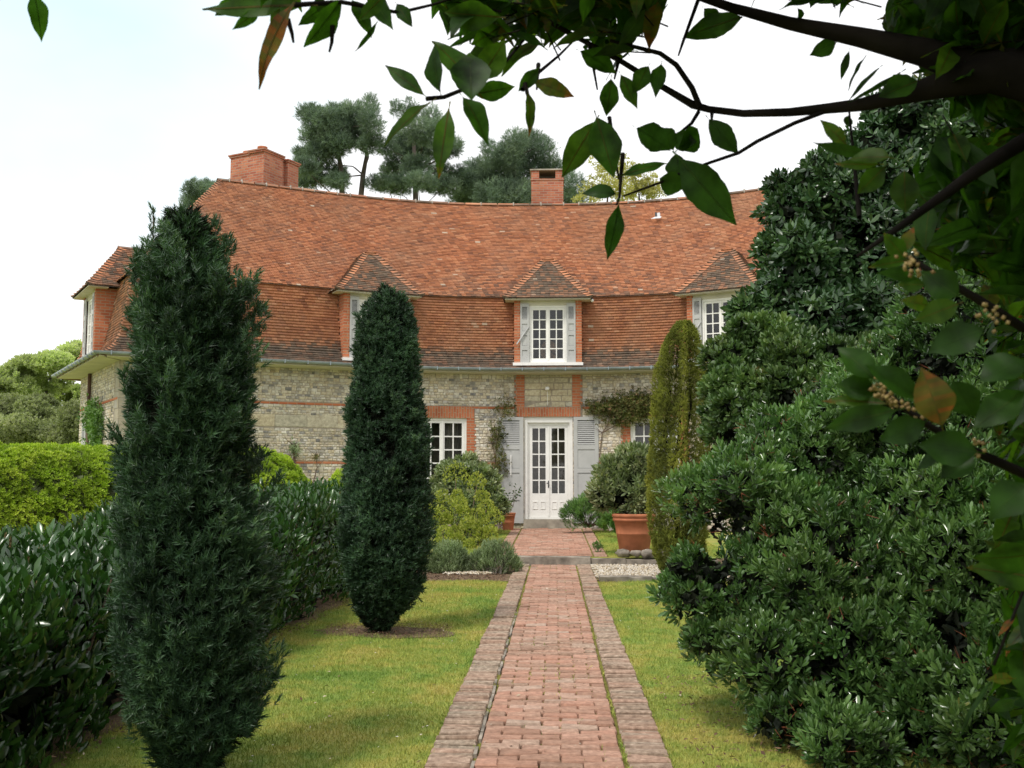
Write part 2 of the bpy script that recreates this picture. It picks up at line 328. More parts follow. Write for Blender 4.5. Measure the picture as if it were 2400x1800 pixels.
# leaf templates: list of (verts Nx3, faces); leaf grows along +Z, width X, normal Y
def leaf6(l=1., w=.35, fold=.12, bend=.15, wid=(.8, 1.0, .55)):
    z = [0, .3*l, .62*l, l*.86, l]; hw = [0, w*.5*wid[0], w*.5*wid[1], w*.5*wid[2], 0]
    v = [(0, 0, 0)]
    for i in (1, 2, 3):
        y = -bend*l*(z[i]/l)**2
        v += [(-hw[i], y+fold*hw[i]*2, z[i]), (0, y, z[i]), (hw[i], y+fold*hw[i]*2, z[i])]
    v.append((0, -bend*l, l))
    f = [(0, 2, 1), (0, 3, 2), (1, 2, 5, 4), (2, 3, 6, 5), (4, 5, 8, 7), (5, 6, 9, 8), (7, 8, 10), (8, 9, 10)]
    return np.array(v, float), f
def leaf2(l=1., w=.4, fold=.15):
    v = [(0, 0, 0), (-w/2, fold*w, l*.5), (0, -.03*l, l), (w/2, fold*w, l*.5)]
    return np.array(v, float), [(0, 3, 2), (0, 2, 1)]
def needle(l=1., w=.1): return np.array([(-w/2, 0, 0), (w/2, 0, 0), (0, -.1*l, l)], float), [(0, 1, 2)]
def rotm(axis, a):
    axis = np.array(axis, float)/np.linalg.norm(axis); c, s = math.cos(a), math.sin(a); x, y, z = axis
    return np.array([[c+x*x*(1-c), x*y*(1-c)-z*s, x*z*(1-c)+y*s], [y*x*(1-c)+z*s, c+y*y*(1-c), y*z*(1-c)-x*s], [z*x*(1-c)-y*s, z*y*(1-c)+x*s, c+z*z*(1-c)]])
def rosette(leaf, n, open0, open1, stem=.3, rs=None):
    rs = rs or np.random.RandomState(3); V = []; F = []; g = []
    for i in range(n):
        lv, lf = leaf; k = (i+.5)/n
        tilt = open0+(open1-open0)*k+rs.uniform(-.12, .12); s = rs.uniform(.75, 1.1)
        v = (lv*s)@rotm((1, 0, 0), -tilt).T@rotm((0, 0, 1), 2.4*i+rs.uniform(-.3, .3)).T+np.array([0, 0, stem*(1-k)])
        o = sum(len(x) for x in V); V.append(v); F += [tuple(a+o for a in f) for f in lf]; g += [i]*len(lf)
    return np.concatenate(V), F, np.array(g)
def frames(d, up=None):
    d = d/(np.linalg.norm(d, axis=1, keepdims=True)+1e-9)
    if up is None: up = RS.normal(size=d.shape)
    x = np.cross(up, d); x /= (np.linalg.norm(x, axis=1, keepdims=True)+1e-9); y = np.cross(d, x)
    return np.stack([x, y, d], 1)                              # rows = local axes in world
def scatter(name, tmpl, P, D, S, mat, parent=None, up=None, rnd=None, rvar=.25, smooth=False):
    """many copies of one leaf or leaf cluster in ONE mesh (the foliage of one plant)"""
    tv, tf = tmpl[0], tmpl[1]; grp = tmpl[2] if len(tmpl) > 2 else np.zeros(len(tf), int)
    N = len(P); Mx = frames(np.asarray(D, float), up)
    V = np.einsum('vk,nkj->nvj', tv, Mx)*np.asarray(S).reshape(-1, 1, 1)+np.asarray(P)[:, None, :]
    nv = len(tv); lt = np.array([len(f) for f in tf]); lp = np.array([i for f in tf for i in f])
    loops = (lp[None, :]+np.arange(N)[:, None]*nv).ravel(); tot = np.tile(lt, N)
    base = RS.rand(N) if rnd is None else np.asarray(rnd)
    g = RS.rand(N, grp.max()+1)[:, grp]
    rr = np.clip(base[:, None]*(1-rvar)+g*rvar, 0, 1).ravel()
    me = npmesh(name, V.reshape(-1, 3), tot, loops, rr, None, smooth)
    return link(name, me, mat, parent)
def lump_points(lumps, n, depth=.3, nz=(2.5, .25), down=.35, cut=None, seed=0):
    """points on the outside of a union of ellipsoid lumps (x,y,z,r[,rz])"""
    rs = np.random.RandomState(seed+1); A = np.array([(l[0], l[1], l[2], l[3], l[3]*(l[4] if len(l) > 4 else 1)) for l in lumps])
    wgt = A[:, 3]**2; k = rs.choice(len(A), size=int(n*2.2), p=wgt/wgt.sum())
    d = rs.normal(size=(len(k), 3)); d /= np.linalg.norm(d, axis=1, keepdims=True)
    keep = (d[:, 2] > -.25) | (rs.rand(len(k)) < down); k, d = k[keep], d[keep]
    rad = 1-depth*rs.rand(len(k))**1.6
    C = A[k, :3]; Rr = np.stack([A[k, 3], A[k, 3], A[k, 4]], 1)
    P0 = C+d*Rr; q = vnoise(P0, nz[0])*.6+vnoise(P0, nz[0]*2.3)*.4
    P = C+d*Rr*(rad*(1+nz[1]*(q-.5)*2))[:, None]
    ok = np.ones(len(P), bool)
    for a in A:
        e = ((P-a[:3])/np.array([a[3], a[3], a[4]])); ok &= (e**2).sum(1) > (1-depth)**2*.8
    if cut: ok &= q > cut
    ok &= P[:, 2] > .02
    i = np.nonzero(ok)[0][:n]
    return P[i], d[i], q[i]
def limb_path(a, b, wob=.08, n=6, seed=0):
    rs = np.random.RandomState(seed); a = np.array(a, float); b = np.array(b, float); L_ = np.linalg.norm(b-a); o = []
    for i in range(n+1):
        t = i/n; p = a+(b-a)*t; p = p+rs.uniform(-1, 1, 3)*wob*L_*math.sin(math.pi*t)*.6; o.append(p)
    return o
PI = math.pi
# ================================================================ HOUSE
XC = -.16; AL = R(28); cA, sA = math.cos(AL), math.sin(AL)
house = empty('house', (XC, 27, .25), 'long cottage with orange tiled mansard roof and flint stone walls bending round a white door', 'house')
WING = 8.40
# eave curve from left corner to right corner
def eave_curve():
    k, t = 2.44, 1.9; Rr = t/math.tan(AL/2); L1 = WING-t
    pts = []; nrm = []
    lc = np.array([XC-k-WING*cA, 26.5-WING*sA])
    for i in range(40): pts.append(lc+np.array([cA, sA])*L1*i/40); nrm.append((-sA, cA))
    c0 = np.array([XC-k+t, 26.5-Rr])                              # arc centre on the viewer's side
    for i in range(21):
        a = AL*(1-i/20); pts.append(c0+Rr*np.array([-math.sin(a), math.cos(a)])); nrm.append((-math.sin(a), math.cos(a)))
    m = [(2*XC-p[0], p[1]) for p in pts][::-1]; mn = [(-n[0], n[1]) for n in nrm][::-1]
    return np.array(pts+[np.array(q) for q in m]), np.array(nrm+mn)
EC, EN = eave_curve(); ES = np.concatenate([[0], np.cumsum(np.linalg.norm(np.diff(EC, axis=0), axis=1))]); SL = ES[-1]
def rp3(s, d, z):
    s, d, z = np.broadcast_arrays(np.asarray(s, float), np.asarray(d, float), np.asarray(z, float))
    c = np.stack([np.interp(s, ES, EC[:, i]) for i in (0, 1)], -1)
    lo = np.minimum(s, 0)[..., None]; hi = np.maximum(s-SL, 0)[..., None]
    c = c+lo*np.array([cA, sA])+hi*np.array([cA, -sA])
    n = np.stack([np.interp(s, ES, EN[:, i]) for i in (0, 1)], -1)
    return np.concatenate([c+n*d[..., None], z[..., None]], -1)
DEP = 6.8; RD = 3.4; RZ = 9.50; DL = R(5.6); HF = .907; LE = 6.2; HB = (LE-HF*3.4)/3.4
def endp(side):
    T = np.array([cA, sA]) if side < 0 else np.array([-cA, sA]); Nn = np.array([-sA, cA]) if side < 0 else np.array([sA, cA])
    A = EC[0] if side < 0 else EC[-1]; q = DL*(-side)
    rot = np.array([[math.cos(q), -math.sin(q)], [math.sin(q), math.cos(q)]]); T, Nn = rot@T, rot@Nn
    def f(s, d, z):
        s, d, z = np.broadcast_arrays(np.asarray(s, float), np.asarray(d, float), np.asarray(z, float))
        return np.concatenate([A+Nn*s[..., None]+T*d[..., None], z[..., None]], -1)
    return f, A, T, Nn
LOW = [(-.04, 4.27), (.16, 4.37), (.34, 4.54), (.47, 4.80), (.60, 5.45), (.76, 6.30)]
UPP = [(.66, 6.29), (.80, 6.42), (1.0, 6.64), (RD, RZ)]
def prof_sampler(prof):
    p = np.array(prof); L_ = np.concatenate([[0], np.cumsum(np.linalg.norm(np.diff(p, axis=0), axis=1))])
    return (lambda v: (np.interp(v, L_, p[:, 0]), np.interp(v, L_, p[:, 1]))), L_[-1]
TB = dict(V=[], F=[], r=[], a=[])
def tile_rows(surf, vmax, srange, gauge, tw, acc, age=None, thick=.022, lift=.028, seed=0, over=1.15):
    """overlapping clay tiles laid in rows on a surface; surf(s,v)->xyz"""
    rs = np.random.RandomState(seed); nrow = int(vmax/gauge)
    for k in range(nrow+1):
        v0 = k*gauge; v1 = min(v0+gauge*over, vmax); 
        if v1-v0 < gauge*.3: continue
        s0, s1 = srange(v0); s1b = s1
        if s1-s0 < .03: continue
        e = np.arange(s0-(k % 2)*tw*.5-rs.rand()*.02, s1+tw, tw); a = np.clip(e[:-1], s0, s1); b = np.clip(e[1:]-.004, s0, s1)
        ok = b-a > .015; a, b = a[ok], b[ok]
        if len(a) == 0: continue
        t0, t1 = srange(v1)
        a1 = np.clip(a, t0, t1); b1 = np.clip(b, t0, t1)
        A, B, C, D = surf(a, v0), surf(b, v0), surf(b1, v1), surf(a1, v1)
        n = np.cross(surf(b, v0)-A, surf(a, v0+gauge*.5)-A); n /= np.linalg.norm(n, axis=1, keepdims=True)+1e-9
        l0 = lift+rs.normal(0, .0035, (len(a), 1)); l1 = l0+rs.normal(0, .003, (len(a), 1))
        A2, B2, C2, D2 = A+n*l0, B+n*l1, C+n*.004, D+n*.004
        A3, B3 = A2-n*thick, B2-n*thick
        i = len(acc['V'])
        base = sum(len(x) for x in acc['V']); N = len(a)
        acc['V'].append(np.stack([A2, B2, C2, D2, A3, B3], 1).reshape(-1, 3))
        o = base+np.arange(N)*6
        acc['F'].append(np.stack([o, o+1, o+2, o+3, o+4, o+5, o+1, o], 1).reshape(-1, 4))
        r = rs.rand(N); ag = np.full(N, 0.) if age is None else np.broadcast_to(age(v0, (a+b)/2), (N,))
        acc['r'].append(np.repeat(r, 2)); acc['a'].append(np.repeat(ag, 2))
def acc_build(acc, name, mat, parent, extra=None):
    V = np.concatenate(acc['V']); F = np.concatenate(acc['F']); r = np.concatenate(acc['r']); a = np.concatenate(acc['a'])
    return link(name, npmesh(name, V, np.full(len(F), 4), F.ravel(), r, a), mat, parent)
def new(): return dict(V=[], F=[], r=[], a=[])
def quads(acc, Q, r=.5, a=0.):
    Q = np.asarray(Q, float).reshape(-1, 4, 3); base = sum(len(x) for x in acc['V']); N = len(Q)
    acc['V'].append(Q.reshape(-1, 3)); acc['F'].append(base+np.arange(4*N).reshape(-1, 4)); acc['r'].append(np.broadcast_to(r, (N,)).copy()); acc['a'].append(np.broadcast_to(a, (N,)).copy())
roof = new()
lowf, lowL = prof_sampler(LOW); uppf, uppL = prof_sampler(UPP)
def sheet(acc, P, prof, s0, s1, ns, hip=True, dz=-.02, h0=HF, h1=HF):
    prof = [tuple(np.array(a)+(np.array(b)-np.array(a))*k/6) for a, b in zip(prof[:-1], prof[1:]) for k in range(6)]+[prof[-1]]
    for (d0, z0), (d1, z1) in zip(prof[:-1], prof[1:]):
        ss = np.linspace(0, 1, ns+1)
        a0, b0 = s0+d0*h0, s1-d0*h1; a1, b1 = s0+d1*h0, s1-d1*h1
        lo = P(a0+(b0-a0)*ss, d0, z0+dz); hi = P(a1+(b1-a1)*ss, d1, z1+dz)
        quads(acc, np.stack([lo[:-1], lo[1:], hi[1:], hi[:-1]], 1), .3, .6)
fr_ = [(-1, endp(-1)), (1, endp(1))]
sheet(roof, rp3, LOW, 0, SL, 240); sheet(roof, rp3, UPP, 0, SL, 240)
back = lambda s, d, z: rp3(s, DEP-d, z)
sheet(roof, back, LOW, 0, SL, 40, h0=1, h1=1); sheet(roof, back, UPP, 0, SL, 40, h0=1, h1=1)
def agelow(v, s): return np.clip(.95-max(v-.62, 0)*3.0, 0, .95)+np.clip((v-lowL+.12)*1.2, 0, .2)
def ageup(v, s):
    c = np.abs(s-SL/2-.2); return .13+np.clip(.34-v*.26, 0, .34)*np.exp(-(c/2.4)**2)*1.5+np.clip(.1-v*.3, 0, .1)
GA = .075; GU = .064
def mk(P, f): return lambda s, v: P(s, *f(v))
tile_rows(mk(rp3, lowf), lowL, lambda v: (HF*lowf(v)[0], SL-HF*lowf(v)[0]), GA, .13, roof, agelow, seed=1, lift=.050, thick=.042)
tile_rows(mk(rp3, uppf), uppL, lambda v: (HF*uppf(v)[0], SL-HF*uppf(v)[0]), GU, .115, roof, ageup, seed=2)
for sd, (P, A, T, Nn) in fr_:
    sheet(roof, P, LOW, 0, LE, 60, h1=HB); sheet(roof, P, UPP, 0, LE, 8, h1=HB)
    for prof in (LOW, UPP):
        for (d0, z0), (d1, z1) in zip(prof[:-1], prof[1:]):
            e = lambda d, z: [P(LE-HB*d, d, z-.02), back(d if sd < 0 else SL-d, d, z-.02)]
            quads(roof, [[*e(d0, z0), *e(d1, z1)[::-1]]], .3, .6)
    g = 1 if sd < 0 else -1
    PP = P if sd < 0 else P
    def sf(f, PP=PP): return lambda s, v: PP(LE-np.asarray(s), *f(v))
    tile_rows(sf(lowf), lowL, lambda v: (HB*lowf(v)[0], LE-HF*lowf(v)[0]), GA, .165, roof, lambda v, s: .45, seed=3)
    tile_rows(sf(uppf), uppL, lambda v: (HB*uppf(v)[0], LE-HF*uppf(v)[0]), GA, .165, roof, lambda v, s: .3, seed=4)
def wallpt(dx):
    ww = np.linspace(0, SL, 2000); p = rp3(ww, .5, 0)[:, :2]; i = np.argmin(abs(p[:, 0]-(XC+dx))); s = ww[i]
    n = np.array([np.interp(s, ES, EN[:, 0]), np.interp(s, ES, EN[:, 1])]); return Fr((p[i][0]-n[0]*DF, p[i][1]-n[1]*DF, 0), (n[1], -n[0], 0), (-n[0], -n[1], 0))
DF = .28
_, Ae, Te, Ne = fr_[0][1]; e0 = Ae+Ne*HF*RD+Te*(.5-DF)
DFR = [Fr((XC, 27.0-DF, 0), (1, 0, 0), (0, -1, 0)), wallpt(-4.40), wallpt(4.40), Fr((e0[0], e0[1], 0), (-Ne[0], -Ne[1], 0), (-Te[0], -Te[1], 0))]
V = np.concatenate(roof['V']); F = np.concatenate(roof['F']); cen = V[F].mean(1); kp = np.ones(len(F), bool)
for f in DFR:                                              # leave the openings behind the dormers free of tiles
    q = cen-f.o; u = q@f.u; n = q@f.n; kp &= ~((abs(u) < .86) & (n > -1.1) & (n < .20) & (q[:, 2] > 4.40) & (q[:, 2] < 6.9-abs(u)*.7))
roof = dict(V=[V], F=[F[kp]], r=[np.concatenate(roof['r'])[kp]], a=[np.concatenate(roof['a'])[kp]])
roof_o = acc_build(roof, 'roof', M['tile'], house)
# hip tiles: folded bonnets along a hip line
def hips(acc, line, sideA, sideB, step=.1, wd=.15, rs=np.random.RandomState(9), agev=.45, lift=.05, out=(0, 0, 0)):
    line = np.array(line); Ls = np.concatenate([[0], np.cumsum(np.linalg.norm(np.diff(line, axis=0), axis=1))])
    for k in range(int(Ls[-1]/step)):
        p0 = np.array([np.interp(k*step, Ls, line[:, i]) for i in range(3)]); p1 = np.array([np.interp(min((k+1.3)*step, Ls[-1]), Ls, line[:, i]) for i in range(3)])
        upv = np.array([0, 0, 1.])+np.array(out); up0 = upv*lift; up1 = upv*.014; th = upv*.05
        a, b = np.array(sideA)*wd, np.array(sideB)*wd; r = rs.rand(); ag = agev*(1.3 if rs.rand() < .4 else 0.); r = .55+.4*rs.rand()
        Q = [[p0+up0, p0+a+up0*.5, p1+a+up1*.5, p1+up1], [p0+b+up0*.5, p0+up0, p1+up1, p1+b+up1*.5],
             [p0+up0-th, p0+a+up0*.5-th, p0+a+up0*.5, p0+up0], [p0+b+up0*.5-th, p0+up0-th, p0+up0, p0+b+up0*.5]]
        quads(acc, Q[:2], r, ag); quads(acc, Q[2:], 0., 1.)  # risers coloured darkest: shadow under each tile edge is painted in
hp = new()
for sd, (P, A, T, Nn) in fr_:
    T3, N3 = np.array([*T, 0]), np.array([*Nn, 0])
    for prof, dz in ((LOW, 0), (UPP, 0)):
        for bk in (0, 1):
            ln = [P(LE-HB*d if bk else HF*d, d, z) for d, z in prof]
            sn = -1 if bk else 1
            hips(hp, ln, T3*.85+np.array([0, 0, -.25]), N3*.85*sn+np.array([0, 0, -.25]), wd=.2, lift=.06, out=-(T3+N3*sn)*.5)
hip_o = acc_build(hp, 'hip_tiles', M['tile'], house)
# ridge: half round tiles bedded in mortar
rd = MB(); rm = MB()
s = HF*RD-.1
while s < SL-HF*RD:
    c = rp3([s, min(s+.32, SL-HF*RD+.1)], RD, RZ+.0); d = c[1]-c[0]; u = d/np.linalg.norm(d); fr = Fr(c[0], u, (u[1], -u[0], 0))
    r_ = random.random(); rr = .075+random.uniform(-.006, .006); L_ = np.linalg.norm(d)
    for j in range(6):
        t0, t1 = PI*j/6, PI*(j+1)/6
        rd.face([fr.P(0, rr*1.5*math.cos(t0), rr*math.sin(t0)-.04), fr.P(L_-.02, rr*1.5*math.cos(t0), rr*math.sin(t0)-.04), fr.P(L_-.02, rr*1.5*math.cos(t1), rr*math.sin(t1)-.04), fr.P(0, rr*1.5*math.cos(t1), rr*math.sin(t1)-.04)], None, r_, .75 if random.random() < .75 else .1)
    if random.random() < .6: rm.box(fr, L_-.03, L_+.006, -.09, .09, -.05, rr-.035+random.uniform(0, .012))
    s += .33
rd.build('ridge_tiles', M['tile'], house); rm.build('ridge_mortar', plain('mortar', (.5, .47, .42), .9, .3, 9), house)
# soffit + gutter
sf_ = MB(); gt = MB()
ss = np.linspace(0, SL, 90)
for Pf, s0, s1, ns_ in ((rp3, 0, SL, 80), (fr_[0][1][0], 0, LE, 4), (fr_[1][1][0], 0, LE, 4)):
    q = np.linspace(0, 1, ns_+1)
    for z_, d0, d1 in ((4.235, -.03, .75),):
        a = Pf(s0+d0+(s1-s0-2*d0)*q, d0, z_); b = Pf(s0+d1+(s1-s0-2*d1)*q, d1, z_-.03)
        for i in range(ns_): sf_.face([a[i+1], a[i], b[i], b[i+1]])
        a2 = Pf(s0+d0+(s1-s0-2*d0)*q, d0, z_+.09)
        for i in range(ns_): sf_.face([a[i], a[i+1], a2[i+1], a2[i]])
    # half round gutter
    for j in range(8):
        t0, t1 = PI+PI*j/8, PI+PI*(j+1)/8; g0 = -.10
        f = lambda t: (g0+.068*math.cos(t), 4.335+.068*math.sin(t))
        (d0, z0), (d1, z1) = f(t0), f(t1)
        A_ = Pf(s0+d0+(s1-s0-2*d0)*q, d0, z0); B_ = Pf(s0+d1+(s1-s0-2*d1)*q, d1, z1)
        for i in range(ns_): gt.face([A_[i], A_[i+1], B_[i+1], B_[i]])
    L_ = s1-s0
    for k in range(int(L_/.55)):
        c = Pf([s0+.2+k*.55, s0+.225+k*.55], -.10, 4.335); u = (c[1]-c[0])/np.linalg.norm(c[1]-c[0]); fr = Fr(c[0], u, (u[1], -u[0], 0))
        fr.n = fr.n if True else fr.n
        gt.box(fr, 0, .022, -.074, .074, -.076, .012)
sf_.build('soffit', M['cream'], house); gt.build('gutter', M['zinc'], house)
# ---------------- walls
cw = [(XC-1.15, 27.), (XC+1.15, 27.)]
tt = 2.44+.5*math.tan(AL/2)-1.15
p2l = (XC-(1.15+tt+tt*cA), 27-tt*sA); p2r = (2*XC-p2l[0], p2l[1])
cl = EC[0]+np.array([cA, sA])*.5*HF+np.array([-sA, cA])*.5; cr = np.array([2*XC-cl[0], cl[1]])
Nl = fr_[0][1][3]; el = cl+Nl*(LE-.95); er = cr+fr_[1][1][3]*(LE-.95)
def wfr(a, b):
    a, b = np.array(a, float), np.array(b, float); d = b-a; L_ = np.linalg.norm(d); u = d/L_
    return Fr((a[0], a[1], 0), (u[0], u[1], 0), (u[1], -u[0], 0)), L_
Wc, Lc = wfr(*cw); Wl, Ll = wfr(p2l, cw[0]); Wr, Lr = wfr(cw[1], p2r); Wwl, Lwl = wfr(cl, p2l); Wwr, Lwr = wfr(p2r, cr); We, Le = wfr(el, cl); Wer, Ler = wfr(cr, er); Wb, Lb = wfr(er, el)
Z0, Z1 = 0., 4.24
def wall(fr, Lw, holes, mb, u_off=0, depth=.24, z0=Z0, z1=Z1, rev=None):
    us = sorted({0, Lw, *[h[0] for h in holes], *[h[1] for h in holes]}); zs = sorted({z0, z1, *[h[2] for h in holes], *[h[3] for h in holes]})
    for a, b in zip(us[:-1], us[1:]):
        for c, d in zip(zs[:-1], zs[1:]):
            if any(h[0] <= (a+b)/2 <= h[1] and h[2] <= (c+d)/2 <= h[3] for h in holes): continue
            mb.face([fr.P(a, 0, c), fr.P(b, 0, c), fr.P(b, 0, d), fr.P(a, 0, d)], [(a+u_off, c), (b+u_off, c), (b+u_off, d), (a+u_off, d)])
    rv = rev or mb
    for a, b, c, d in holes:
        for q in ([(a, 0, c), (a, -depth, c), (a, -depth, d), (a, 0, d)], [(b, -depth, c), (b, 0, c), (b, 0, d), (b, -depth, d)], [(a, 0, d), (a, -depth, d), (b, -depth, d), (b, 0, d)], [(a, -depth, c), (a, 0, c), (b, 0, c), (b, -depth, c)]):
            rv.face([fr.P(*p) for p in q], [(p[1]+p[0], p[2]) for p in q])
dO = (1.15-.615, 1.15+.625, .26, 3.13)                       # door opening in the flat middle bay
wm = Ll-1.60; wO = (wm-.625, wm+.625, 1.45, 3.08)          # left window opening
wr = 1.60; wrO = (wr-.625, wr+.625, 1.45, 3.08)
eO = (1.35, 2.35, 1.2, 3.0)
fl = MB(); rv = MB()
wall(Wc, Lc, [dO], fl, 0, rev=rv); wall(Wl, Ll, [wO], fl, 3, rev=rv); wall(Wr, Lr, [wrO], fl, 6, rev=rv)
wall(Wwl, Lwl, [], fl, 9); wall(Wwr, Lwr, [], fl, 19); wall(We, Le, [eO], fl, 30, rev=rv); wall(Wer, Ler, [], fl, 40); wall(Wb, Lb, [], fl, 50)
fl.build('wall', M['mortarw'], house); rv.build('reveal', M['white'], house)
# brick dressings
bk = MB(); bv = MB(); ash = MB(); pst = MB()
def jamb(fr, u0, u1, z0, z1, teeth=0, m=bk, n=.02):
    m.box(fr, u0, u1, -.02, n, z0, z1, skip='n0')
    if teeth:
        z = z0+.07
        while z < z1-.1:
            if teeth < 0: m.box(fr, u0-.045, u0, -.02, n-.001, z, z+.07, skip='n0u1')
            else: m.box(fr, u1, u1+.045, -.02, n-.001, z, z+.07, skip='n0u0')
            z += .145
for a in ((dO[0]-.215, dO[0], -1), (dO[1], dO[1]+.215, 1)):
    bp = MB(); jamb(Wc, a[0], a[1], 3.37, 4.235, a[2], bp); bp.build('brick_pier', M['brick'], house)
bv.box(Wc, dO[0]-.215, dO[1]+.215, -.02, .024, 3.13, 3.37, skip='n0'); bv.build('brick_lintel', M['brickv'], house)
pst.box(Wc, dO[0], dO[1], -.02, .006, 3.37, 4.235, skip='n0')
for fr, o in ((Wl, wO), (Wr, wrO)):
    for a in ((o[0]-.2, o[0], -1), (o[1], o[1]+.2, 1)):
        bp = MB(); jamb(fr, a[0], a[1], .9, o[3], a[2], bp); bp.build('brick_pier', M['brick'], house)
    bv = MB(); bv.box(fr, o[0]-.2, o[1]+.2, -.02, .024, o[3], o[3]+.30, skip='n0'); bv.build('brick_lintel', M['brickv'], house)
bv = MB(); bv.box(We, eO[0]-.18, eO[1]+.18, -.02, .02, eO[3], eO[3]+.25, skip='n0'); bv.build('brick_lintel', M['brickv'], house)
for zb in (3.33, 1.90):
    bk = MB()
    for fr, a, b in ((Wwl, .55, Lwl), (Wl, 0, wO[0]-.2), (Wl, wO[1]+.2, Ll), (Wc, 0, dO[0]-.26), (Wc, dO[1]+.26, Lc), (Wr, 0, wrO[0]-.2), (Wr, wrO[1]+.2, Lr), (Wwr, 0, Lwr), (We, .1, eO[0]-.2), (We, eO[1]+.2, Le-.1)):
        if fr is Wc and zb < 2: a, b = (a, dO[0]-.66) if a == 0 else (dO[1]+.66, b)
        if b > a: bk.box(fr, a, b, -.02, .016, zb, zb+.062, skip='n0')
    bk.build('string_course', M['brick'], house)

for k in range(11):                                        # corner stones
    z = .05+k*.385; a = .62 if k % 2 else .50
    ash.box(Wwl, -.012, a, -.02, .012, z, z+.378, skip='n0'); ash.box(We, Le-(.38 if k % 2 else .55), Le+.010, -.02, .011, z+.001, z+.377, skip='n0')
ash.build('corner_stone', M['ashlar'], house); pst.build('stone_panel', M['mortarw'], house)
# individually laid stones: courses of irregular blocks standing a little proud of the mortar
def lay(acc, fr, u0, u1, z0, z1, holes, w_, h_, seed, proud=.014, dark=None):
    rs = np.random.RandomState(seed); z = z0; Q = []; Rr = []
    while z < z1-.02:
        h = rs.uniform(*h_); h = min(h, z1-z); h = z1-z if z1-z-h < .035 else h
        cutp = [(u0, u1)]
        for a, b, c, d in holes:
            if c < z+h-.01 and d > z+.01:
                cutp = [q for p in cutp for q in ((p[0], min(p[1], a)), (max(p[0], b), p[1])) if q[1]-q[0] > .02]
        for p0, p1 in cutp:
            u = p0
            while u < p1-.01:
                w_i = rs.uniform(*w_)*(h/.085)**.4; w_i = p1-u if p1-u-w_i < w_[0]*.6 else w_i
                g = .0045; j = rs.normal(0, .0045, 8); a, b, c, d = u+g, u+w_i-g, z+g, z+h-g; pr = proud*rs.uniform(.4, 1.2)
                B = [(a+j[0], c+j[1]), (b+j[2], c+j[3]), (b+j[4], d+j[5]), (a+j[6], d+j[7])]; m = min(.014, w_i*.2, h*.2)
                T = [(B[0][0]+m, B[0][1]+m), (B[1][0]-m, B[1][1]+m), (B[2][0]-m, B[2][1]-m), (B[3][0]+m, B[3][1]-m)]
                tl = rs.normal(0, .0035, 4); Tp = [fr.P(t[0], pr+tl[i], t[1]) for i, t in enumerate(T)]; Bp = [fr.P(t[0], .001, t[1]) for t in B]
                Q.append(Tp); Q += [[Bp[i], Bp[(i+1) % 4], Tp[(i+1) % 4], Tp[i]] for i in range(4)]; Rr += [rs.rand()]*5; u += w_i
        z += h
    quads(acc, Q, np.array(Rr), 0.)
BZ = [(Z0, 1.90), (1.962, 3.33), (3.392, 4.22)]
def rectset(k):
    D = dO
    if k == 'c': return [(D[0]-.005, D[1]+.005, 0, 4.3), (D[0]-.262, D[1]+.262, 3.12, 4.3)]
    o = wO if k == 'l' else wrO
    return [(o[0]-.205, o[1]+.205, o[2]-.55, o[3]+.302)]
sa = new()
for fr, L_, hs, sd in ((Wc, Lc, rectset('c'), 1), (Wl, Ll, rectset('l'), 2), (Wr, Lr, rectset('r'), 3), (Wwl, Lwl, [(0, .63, 0, 5), (.6, Lwl-.28, 2.775, 3.085)], 4), (Wwr, Lwr, [], 5), (We, Le, [(eO[0]-.02, eO[1]+.02, eO[2], eO[3]+.25), (Le-.56, Le, 0, 5)], 6)):
    for i, (a, b) in enumerate(BZ): lay(sa, fr, 0, L_, a, b, hs, (.07, .165), (.052, .088), sd*10+i)
acc_build(sa, 'flint_blocks', M['blocks'], house)
sa = new(); lay(sa, Wwl, .63, Lwl-.3, 2.78, 3.08, [], (.3, .5), (.28, .31), 80, .010); lay(sa, Wc, dO[0], dO[1], 3.375, 4.22, [], (.16, .34), (.13, .19), 81, .016)
acc_build(sa, 'ashlar_blocks', M['ashblocks'], house)
